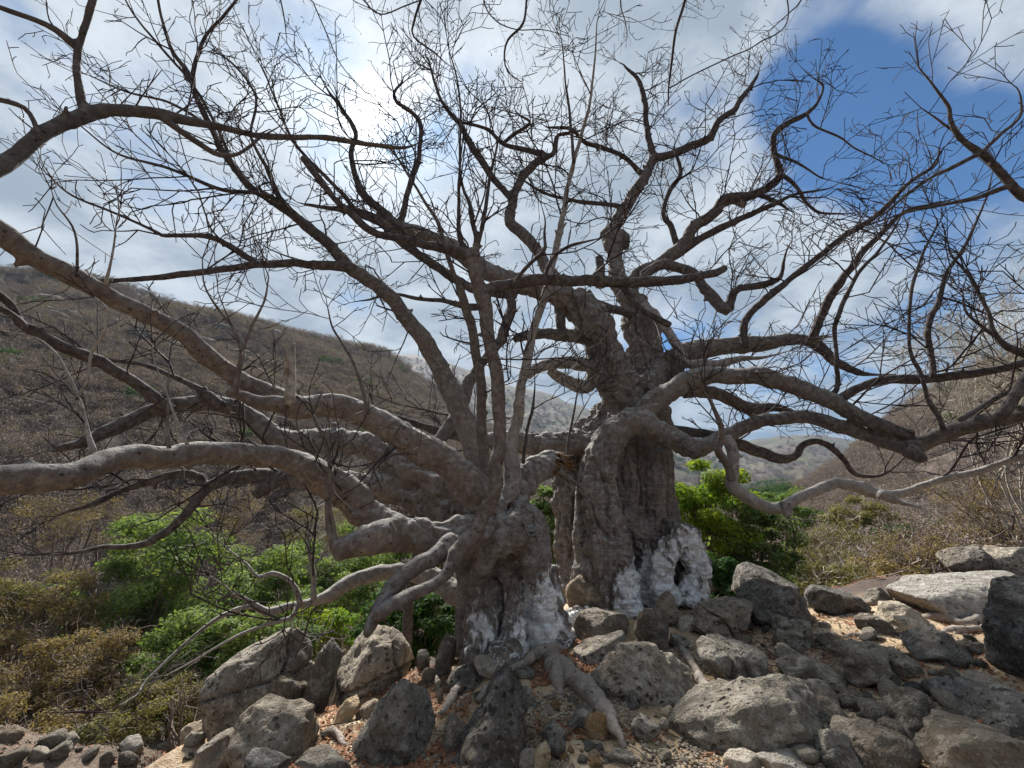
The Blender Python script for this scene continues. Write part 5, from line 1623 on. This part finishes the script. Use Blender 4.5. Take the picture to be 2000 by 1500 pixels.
def bush(name, lab, cat, box, Y, leafm, nleaf, lsize, stemm, seed, clumps=26, dep=None, group=None, twigs=0.0, crad=0.30, stems=5, foot=None, thin=1.0):
    x0, y0, x1, y1 = box
    c, k = at(0.5 * (x0 + x1), 0.5 * (y0 + y1), Y)
    W = (x1 - x0) * k / FPX * 0.5
    H = (y1 - y0) * k / FPX * 0.5
    D = dep if dep else W * 0.9
    gx, gy = c.x, Y
    gz = float(ground_h(np.array([gx]), np.array([gy]))[0]) - 0.05
    root = empty(name, (gx, gy, gz))
    tag(root, lab, cat, group)
    R = np.random.RandomState(seed)
    r2 = random.Random(seed)
    q = R.normal(size=(clumps, 3)); q /= np.linalg.norm(q, axis=1)[:, None]
    q *= (R.rand(clumps) ** 0.38)[:, None]
    cents = q * np.array([W, D, H]) * 0.86 + np.array([0, 0, c.z - gz])
    rad = R.uniform(0.7, 1.3, clumps) * crad * (W * H * D) ** (1 / 3)
    # stems: from the foot to each clump
    lines = []
    base = np.array([0, 0, 0.0])
    heads = []
    for s in range(stems):
        a = R.uniform(0, 6.28)
        top = np.array([math.cos(a) * W * 0.45, math.sin(a) * D * 0.45, (c.z - gz) - H * 0.25 + R.uniform(-.2, .3) * H])
        mid = top * 0.5 + R.normal(0, 0.12, 3) * W
        st = np.array([math.cos(a) * 0.12, math.sin(a) * 0.12, 0])
        S = spline(np.array([st, (st + mid) / 2 + R.normal(0, .05, 3), mid, top]), 0.22)
        rr = thin * np.linspace(0.055, 0.022, len(S)) * max(0.6, (c.z - gz) / 4.0)
        lines.append((S[:, :3].tolist(), rr.tolist()))
        heads.append(S)
    for cc in cents:
        S = heads[r2.randrange(stems)]
        p = S[r2.randrange(len(S) // 2, len(S))]
        m = (p + cc) / 2 + R.normal(0, 0.10, 3) * W * 0.4
        lines.append((np.array([p, (p + m) / 2 + R.normal(0, .03, 3), m, (m + cc) / 2 + R.normal(0, .03, 3), cc]).tolist(), [0.022, 0.019, 0.016, 0.012, 0.008]))
        if twigs:
            for t in range(int(twigs)):
                d = R.normal(size=3) + np.array([0, 0, .3]); d /= np.linalg.norm(d)
                grow(r2, tuple(cc + R.normal(0, .1, 3)), tuple(d), r2.uniform(.5, 1.1) * rad.mean() * 1.7, 0.008, 0, 2, lines, (5.0, 6.0), 0.02, 0.22, 0.0045)
    # lines of unequal length: bucketed inside twig_mesh
    twig_mesh(lines, 4 if not twigs else 3).obj('stems', stemm, root)
    if nleaf:
        V, F = leaf_cloud(R, cents, rad, nleaf, lsize)
        V[:, 2] = np.maximum(V[:, 2], 0.02)
        mesh_obj('foliage', V, F, leafm, root, smooth=False)
    return root


LG, LD, LB, LDry, LO = M['leaf_green'], M['leaf_dark'], M['leaf_bright'], M['leaf_dry'], M['leaf_olive']
DT, PS, TW = M['drytwig'], M['palestem'], M['twig']
GB = 'green bushes below the baobab'
bush('leafy_tree', 'rounded green leafy tree beyond the long drooping limb', 'tree', (140, 985, 460, 1290), 14.0, LG, 24000, 0.058, DT, 1, 46, group=GB, crad=.26)
bush('leafy_tree', 'green leafy tree behind the low pale limb', 'tree', (370, 1060, 650, 1310), 12.0, LG, 19000, 0.050, DT, 2, 44, group=GB, crad=.26)
bush('leafy_tree', 'thin crowned green tree with bare twigs behind the pale limb fork', 'tree', (540, 1010, 790, 1230), 14.5, LG, 12000, 0.055, PS, 3, 36, group=GB, twigs=2, crad=.26)
bush('leafy_bush', 'dark green dense bush under the left trunk', 'bush', (690, 1140, 915, 1310), 8.3, LD, 16000, 0.040, DT, 4, 46, group=GB, crad=.28)
bush('leafy_bush', 'dull green bush behind the cracked slab boulder', 'bush', (250, 1180, 530, 1400), 10.5, LG, 16000, 0.042, DT, 5, 44, group=GB, crad=.27)
bush('leafy_tree', 'green tree glimpsed behind the left trunk shoulder', 'tree', (800, 970, 935, 1140), 15.0, LG, 5000, 0.062, DT, 6, 26, group=GB)
bush('leafy_bush', 'light green bush above the rounded boulder', 'bush', (540, 1160, 720, 1290), 10.8, LB, 5000, 0.045, PS, 41, 30, group=GB)
bush('leafy_tree', 'green tree seen between the two trunks', 'tree', (1025, 925, 1120, 1190), 12.5, LG, 7000, 0.055, DT, 7, 30, group=GB)
bush('leafy_tree', 'bright yellow green tree right of the big trunk', 'tree', (1280, 890, 1500, 1130), 13.0, LB, 18000, 0.058, DT, 8, 44, group=GB, crad=.26)
bush('leafy_tree', 'deep green tree beside the bright yellow green one', 'tree', (1400, 965, 1568, 1200), 12.2, LG, 13000, 0.05, DT, 9, 40, group=GB, crad=.27)
bush('leafy_bush', 'dark green bush at the foot of the white crusted trunk', 'bush', (1340, 1070, 1480, 1215), 10.6, LD, 9000, 0.046, DT, 10, 34, group=GB)
bush('leafy_tree', 'loose green tree filling the gap behind the left trunk', 'tree', (660, 1040, 860, 1230), 13.0, LG, 13000, 0.048, PS, 61, 38, group=GB, twigs=1, crad=.27)
bush('leafy_bush', 'soft green bush over the low pale limb tips', 'bush', (420, 1170, 640, 1310), 9.8, LG, 11000, 0.038, PS, 62, 36, group=GB, twigs=1, crad=.27)
bush('leafy_bush', 'far green bush on the slope beyond the hooked right limb', 'bush', (1470, 945, 1600, 1050), 24.0, LG, 5000, 0.07, DT, 63, 28, group=GB, crad=.28)
bush('leafy_bush', 'far dull green bush above the olive shrub', 'bush', (1600, 965, 1740, 1060), 22.0, LO, 5000, 0.065, DT, 64, 28, group=GB, crad=.28)
GD = 'dry shrubs round the clearing'
bush('dry_shrub', 'olive shrub with pale forked stems beyond the long dark stone', 'shrub', (1555, 1010, 1740, 1190), 12.5, LO, 6300, 0.030, PS, 11, 34, group=GD, twigs=3, stems=6)
bush('dry_shrub', 'brown twiggy shrub behind the tapering end of the white slab', 'shrub', (1690, 1020, 1880, 1170), 13.5, LDry, 5100, 0.033, DT, 12, 30, group=GD, twigs=4)
bush('dry_shrub', 'loose brown shrub on the slope beyond the dark rocks', 'shrub', (1800, 900, 2060, 1120), 14.5, LDry, 3900, 0.037, DT, 13, 32, group=GD, twigs=5)
bush('dry_shrub', 'green tinged shrub between the deep green tree and the olive shrub', 'shrub', (1500, 1050, 1620, 1200), 13.5, LG, 3200, 0.045, PS, 14, 26, group=GD, twigs=2)
bush('dry_tree', 'fine twigged hillside tree with tiny leaves behind the right limbs', 'tree', (1760, 540, 2120, 860), 13.0, LO, 5250, 0.022, PS, 15, 40, group=GD, twigs=6, stems=5, thin=.45)
bush('dry_shrub', 'golden dry shrub at the bottom of the left slope', 'shrub', (-90, 1250, 170, 1480), 8.8, LDry, 15000, 0.026, DT, 16, 46, group=GD, twigs=5, crad=.27)
bush('dry_shrub', 'ochre dry shrub beside the white flat rock', 'shrub', (60, 1230, 270, 1440), 9.6, LDry, 13500, 0.027, DT, 17, 46, group=GD, twigs=5, crad=.27)
bush('dry_shrub', 'brown twiggy shrub before the leafy trees', 'shrub', (-20, 1110, 190, 1300), 11.5, LDry, 9750, 0.031, DT, 18, 42, group=GD, twigs=5, crad=.27)
bush('dry_shrub', 'yellowing shrub left of the leafy trees', 'shrub', (-120, 1080, 110, 1290), 11.5, LO, 10500, 0.031, DT, 19, 40, group=GD, twigs=4, crad=.27)
bush('dry_shrub', 'small golden shrub against the slab boulder', 'shrub', (260, 1300, 400, 1440), 8.4, LO, 6300, 0.022, DT, 20, 26, group=GD, twigs=4)
bush('dry_shrub', 'grey leafless shrub beside the slanting slab', 'shrub', (300, 1330, 430, 1480), 7.4, None, 0, 0.03, DT, 21, 12, group=GD, twigs=4, stems=4)
bush('dry_tree', 'brown leafless tree on the slope behind the spreading left limbs', 'tree', (40, 930, 260, 1090), 22.0, LDry, 3750, 0.044, DT, 22, 30, group=GD, twigs=4)
bush('dry_tree', 'grey brown leafless tree behind the drooping limb tip', 'tree', (290, 940, 520, 1080), 24.0, LDry, 3750, 0.044, DT, 23, 30, group=GD, twigs=4)
bush('dry_tree', 'pale twiggy tree above the green tree behind the fork', 'tree', (540, 980, 720, 1080), 21.0, LO, 3750, 0.044, PS, 24, 28, group=GD, twigs=4)
bush('dry_shrub', 'low tawny shrub spreading over the weathered stones', 'shrub', (-120, 1370, 130, 1500), 7.4, LDry, 8000, 0.024, DT, 51, 30, group=GD, twigs=4)
bush('dry_shrub', 'grey brown brushwood shrub beside the long dark slab', 'shrub', (130, 1350, 350, 1480), 7.8, LO, 6000, 0.024, DT, 52, 28, group=GD, twigs=5)
bush('dry_shrub', 'low olive shrub between the long dark stone and broad dark boulder', 'shrub', (1540, 1090, 1720, 1185), 9.6, LO, 5000, 0.028, PS, 53, 28, group=GD, twigs=4)
bush('dry_shrub', 'low brown brush behind the pale cracked block', 'shrub', (1650, 1085, 1840, 1170), 10.0, LDry, 4500, 0.030, DT, 54, 28, group=GD, twigs=4)
# a slender grey trunk standing behind the hanging limb
sap = empty('slender_tree', (at(796, 1250, 7.6)[0].x, 7.6, -0.55))
tag(sap, 'slender grey trunk rising behind the hanging forked limb', 'tree')
P0 = np.array([at(796, 1262, 7.6)[0], at(797, 1200, 7.6)[0], at(803, 1140, 7.65)[0], at(812, 1080, 7.7)[0], at(806, 1010, 7.8)[0], at(815, 960, 7.9)[0]]) - np.array(sap.location)
P0[0, 2] = -0.1
S = spline(P0, 0.08)
V, Q, T = tube(S, np.linspace(0.088, 0.04, len(S)) * (1 + 0.08 * vnoise(S * 5, 3)), 10)
mesh_obj('trunk', V, [Q, T], M['bark'], sap)
lines = []
r3 = random.Random(77)
for q in range(14):
    k = r3.randrange(len(S) // 2, len(S))
    d = Vector((r3.gauss(0, 1), r3.gauss(0, 1), r3.gauss(.5, .5))).normalized()
    grow(r3, tuple(S[k]), tuple(d), r3.uniform(.6, 1.3), .014, 0, 2, lines, (5, 6), .04, .24, .004)
tag(twig_mesh(lines).obj('twigs', M['twig'], sap), kind='stuff')


# ------------------------------------------------------------------ scrub on the hillsides (a far wood nobody could count)
def proto_shrub(kind, seed):
    R = np.random.RandomState(seed); r2 = random.Random(seed)
    acc = Acc()
    lines = []
    for s in range(7 if kind != 'leafy' else 4):
        d = R.normal(size=3) * np.array([1, 1, .5]) + np.array([0, 0, 1.1]); d /= np.linalg.norm(d)
        grow(r2, (R.normal(0, .1), R.normal(0, .1), 0), tuple(d), r2.uniform(.9, 1.5), .03, 0, 2, lines, (5.0, 4.0), 0.03, .20, .010)
    a = twig_mesh(lines, 3)
    mats = M['drytwig']
    o = a.obj('scrub_' + kind, M['scrubtwig'])
    if kind != 'bare':
        n = 700 if kind == 'leafy' else 260
        q = R.normal(size=(14, 3)); q /= np.linalg.norm(q, axis=1)[:, None]
        cents = q * np.array([.75, .75, .4]) + np.array([0, 0, 1.0])
        V, F = leaf_cloud(R, cents, np.full(14, .42), n, 0.07 if kind == 'leafy' else 0.045)
        V[:, 2] = np.maximum(V[:, 2], 0.02)
        me = o.data
        n0 = len(me.vertices)
        o2 = mesh_obj('leaves', V, F, M['leaf_dark'] if kind == 'leafy' else M['leaf_scrub'], smooth=False)
        bm = bmesh.new()
        bm.from_mesh(me)
        k0 = len(bm.faces)
        bm.from_mesh(o2.data)
        bm.faces.ensure_lookup_table()
        for f in bm.faces[k0:]:
            f.material_index = 1
        bm.to_mesh(me); bm.free()
        me.materials.append(o2.data.materials[0])
        m2 = o2.data
        bpy.data.objects.remove(o2); bpy.data.meshes.remove(m2)
    C.objects.unlink(o)
    return o


def build_scrub():
    R = np.random.RandomState(12)
    pcol = bpy.data.collections.new('scrub_kinds')
    for kd_, sd in (('bare', 1), ('bare', 2), ('dry', 3), ('dry', 4), ('leafy', 5)):
        pcol.objects.link(proto_shrub(kd_, sd))
    # points: density per solid angle keeps far slopes covered
    n = 34000
    az = np.radians(R.uniform(-64, 64, n))
    r = np.exp(R.uniform(math.log(17), math.log(900), n))
    x, y = r * np.sin(az), r * np.cos(az)
    z = ground_h(x, y)
    # keep only what the camera side of the slopes could show
    n3_ = 15000
    az2 = np.radians(np.where(R.rand(n3_) < .7, R.uniform(-64, -2, n3_), R.uniform(28, 64, n3_))); r2_ = R.uniform(70, 300, n3_)
    x = np.concatenate([x, r2_ * np.sin(az2)]); y = np.concatenate([y, r2_ * np.cos(az2)]); r = np.concatenate([r, r2_]); az = np.concatenate([az, az2]); n += n3_
    z = ground_h(x, y)
    cl = fbm(np.stack([x, y, x * 0], -1) * 0.03, 3, 4)
    keep = (R.rand(n) < 0.55 + 0.5 * cl) | (r > 90)
    x, y, z, r, az = x[keep], y[keep], z[keep], r[keep], az[keep]
    n = len(x)
    me = bpy.data.meshes.new('hillside_scrub')
    me.vertices.add(n)
    me.vertices.foreach_set('co', np.stack([x, y, z - 0.05], -1).astype(np.float32).ravel())
    a = me.attributes.new('sz', 'FLOAT', 'POINT'); a.data.foreach_set('value', (R.uniform(0.8, 1.9, n) * np.clip(0.75 + r / 260, 0.8, 2.6)).astype(np.float32))
    green = fbm(np.stack([x, y, x * 0], -1) * 0.02, 3, 14) > 0.28
    kidx = np.where((R.rand(n) < 0.004) | (green & (R.rand(n) < .5) & (np.degrees(az) > 12) & (np.degrees(az) < 32) & (r > 60)), 4, R.randint(0, 4, n)).astype(np.int32)
    a = me.attributes.new('kd', 'INT', 'POINT'); a.data.foreach_set('value', kidx)
    a = me.attributes.new('yaw', 'FLOAT', 'POINT'); a.data.foreach_set('value', R.uniform(0, 6.28, n).astype(np.float32))
    o = bpy.data.objects.new('hillside_scrub', me)
    C.objects.link(o)
    tag(o, 'dry leafless scrub covering the hillsides', 'scrub', kind='stuff')
    ng = bpy.data.node_groups.new('scatter', 'GeometryNodeTree')
    ng.interface.new_socket('Geometry', in_out='INPUT', socket_type='NodeSocketGeometry')
    ng.interface.new_socket('Geometry', in_out='OUTPUT', socket_type='NodeSocketGeometry')
    gi = ng.nodes.new('NodeGroupInput'); go = ng.nodes.new('NodeGroupOutput')
    ci = ng.nodes.new('GeometryNodeCollectionInfo')
    ci.inputs['Collection'].default_value = pcol
    ci.inputs['Separate Children'].default_value = True
    ci.inputs['Reset Children'].default_value = True
    ip = ng.nodes.new('GeometryNodeInstanceOnPoints')
    ip.inputs['Pick Instance'].default_value = True

    def na(nm, t):
        q = ng.nodes.new('GeometryNodeInputNamedAttribute'); q.data_type = t; q.inputs['Name'].default_value = nm
        return q.outputs['Attribute']
    cx = ng.nodes.new('ShaderNodeCombineXYZ')
    L_ = ng.links.new
    L_(gi.outputs[0], ip.inputs['Points']); L_(ci.outputs[0], ip.inputs['Instance'])
    L_(na('kd', 'INT'), ip.inputs['Instance Index'])
    L_(na('yaw', 'FLOAT'), cx.inputs[2]); L_(cx.outputs[0], ip.inputs['Rotation'])
    L_(na('sz', 'FLOAT'), ip.inputs['Scale'])
    L_(ip.outputs[0], go.inputs[0])
    md = o.modifiers.new('scatter', 'NODES'); md.node_group = ng


build_scrub()


def hill_rocks():
    R = np.random.RandomState(44)
    V, F, n0 = [], [], 0
    for i in range(330):
        az = math.radians(R.uniform(-62, -24)); r = R.uniform(105, 235)
        x, y = r * math.sin(az), r * math.cos(az)
        if fbm(np.array([[x * .03, y * .03, 0]]), 3, 24)[0] < 0.05:
            continue
        z = float(ground_h(np.array([x]), np.array([y]))[0])
        sz = R.uniform(1.2, 5.0)
        P, Fc = rock_shape(3000 + i, 2, (sz * R.uniform(.9, 1.8), sz, sz * R.uniform(.5, 1.0)), 'b', .5)
        V.append(P + np.array([x, y, z + sz * .12])); F.append(Fc + n0); n0 += len(P)
    if V:
        o = mesh_obj('hillside_rocks', np.vstack(V), np.vstack(F), M['rock_dark'], smooth=False)
        tag(o, 'dark grey rock outcrops high on the left hillside', 'rocks', kind='stuff')


hill_rocks()

# ------------------------------------------------------------------ a thorn tree whose podded branches hang in from overhead
ov = empty('thorn_tree', (4.3, -2.6, 0.2))
tag(ov, 'thin branched tree overhead with small dry pods on hanging twigs', 'tree')
OB = np.array(ov.location)
acc = Acc()
trk = spline(np.array([(4.3, -2.6, -0.2, .17), (4.2, -2.5, 1.5, .14), (3.7, -2.0, 3.4, .12), (2.9, -0.9, 5.2, .09), (2.1, 0.4, 6.4, .065), (1.2, 1.7, 6.9, .045), (0.2, 2.6, 7.1, .025)]), 0.1)
acc.tube(trk[:, :3] - OB, trk[:, 3], 12)
acc.obj('trunk', M['bark'], ov)
HANG = [
    ([(1045, -70, 5), (1030, -10, 4), (1022, 45, 4), (992, 78, 3.5), (985, 112, 3), (992, 140, 2.5), (1018, 160, 1.5)], 3.0),
    ([(845, -60, 4), (822, 0, 4), (808, 45, 3.5), (808, 72, 3), (850, 104, 2.5), (873, 126, 1.5)], 3.1),
    ([(1352, -80, 5), (1338, 0, 5), (1320, 60, 4.5), (1312, 120, 4), (1306, 170, 3), (1305, 205, 2)], 2.9),
    ([(960, -60, 3), (945, 0, 2.5), (968, 40, 2), (1010, 58, 1.6), (1060, 58, 1.4), (1115, 72, 1)], 3.0),
    ([(1600, -70, 3), (1565, 0, 2.5), (1545, 22, 2), (1500, 62, 1.5)], 3.2),
    ([(1540, 20, 2), (1480, 85, 2), (1425, 112, 2), (1352, 147, 2), (1308, 172, 2)], 3.1),
    ([(690, -50, 3), (715, 5, 2.5), (745, 28, 2), (790, 12, 2), (822, 0, 2)], 3.2),
    ([(1210, -50, 2.5), (1212, 10, 2), (1222, 45, 1.6), (1225, 75, 1)], 3.3),
    ([(540, -40, 3), (548, 0, 2.5), (556, 40, 2), (560, 80, 1.2)], 3.4),
    ([(600, -30, 2.5), (612, 5, 2), (640, 70, 1.8), (662, 120, 1.5), (700, 170, 1.2)], 3.6),
]
lines, pods, nodes = [], [], []
ro = random.Random(31)
for hi, (pts, Y) in enumerate(HANG):
    rows = []
    for i, (px, py, hw) in enumerate(pts):
        v, k = at(px, py, Y + 0.05 * i)
        rows.append((v.x, v.y, v.z, hw * 0.6 * k / FPX))
    if rows[0][2] > 4.5:        # carry on up to the overhead limb
        j = int(np.argmin(np.linalg.norm(trk[:, :3] - np.array(rows[0][:3]), axis=1)))
        a = trk[j]; b = np.array(rows[0])
        rows = [tuple(a[:3]) + (b[3] * 1.7,), tuple((a[:3] + b[:3]) / 2 + np.array([0, 0, .25])) + (b[3] * 1.3,)] + rows
    S = spline(rows, 0.05)
    S[:, 3] = np.maximum(S[:, 3], 0.0025)
    a2 = Acc(); a2.tube(S[:, :3] - OB, S[:, 3], 6)
    a2.obj('branch', M['twig'], ov)
    T = np.gradient(S[:, :3], axis=0); T /= np.linalg.norm(T, axis=1)[:, None] + 1e-9
    for q in range(int(len(S) * 0.42)):
        k = ro.randrange(len(S) // 3, len(S))
        d = T[k] * .7 + np.array([ro.gauss(0, .7), ro.gauss(0, .5), ro.gauss(-.1, .6)]); d /= np.linalg.norm(d)
        grow(ro, tuple(S[k, :3] - OB), tuple(d), ro.uniform(.12, .38), .0028, 1, 2, lines, (6, 9.0), -0.02, .2, .0010, nodes)
tag(twig_mesh(lines).obj('twigs', M['twig'], ov), kind='stuff')
PV, PF = ico(1)
Vp, Fp = [], []
for i, (p, d, lev) in enumerate(nodes):
    if ro.random() < 0.5:
        dz = Vector((ro.gauss(0, .4), ro.gauss(0, .4), -1)).normalized()
        m3 = np.array(dz.to_track_quat('Z', 'Y').to_matrix())
        s = ro.uniform(.010, .018)
        q = (PV * np.array([.26, .26, 1.0]) * s) @ m3.T + np.array(p) + np.array(dz) * s
        Fp.append(PF + len(Vp) * len(PV)); Vp.append(q)
if Vp:
    tag(mesh_obj('seed_pods', np.vstack(Vp), np.vstack(Fp), M['pod'], ov), kind='stuff')


# ------------------------------------------------------------------ haze between the hills
def build_haze():
    bm = bmesh.new()
    bmesh.ops.create_cube(bm, size=2.0)
    me = bpy.data.meshes.new('haze')
    bm.to_mesh(me); bm.free()
    o = bpy.data.objects.new('haze', me)
    C.objects.link(o)
    o.location = (0, 0, 150)
    o.scale = (4700, 4700, 170)
    m = bpy.data.materials.new('haze_air')
    m.use_nodes = True
    t = m.node_tree
    t.nodes.remove(t.nodes['Principled BSDF'])
    v = t.nodes.new('ShaderNodeVolumePrincipled')
    v.inputs['Color'].default_value = (0.22, 0.33, 0.50, 1)
    v.inputs['Density'].default_value = 0.00028
    v.inputs['Anisotropy'].default_value = 0.0
    t.links.new(v.outputs[0], t.nodes['Material Output'].inputs['Volume'])
    me.materials.append(m)
    tag(o, 'thin blue haze filling the valley air', 'haze', kind='stuff')


build_haze()
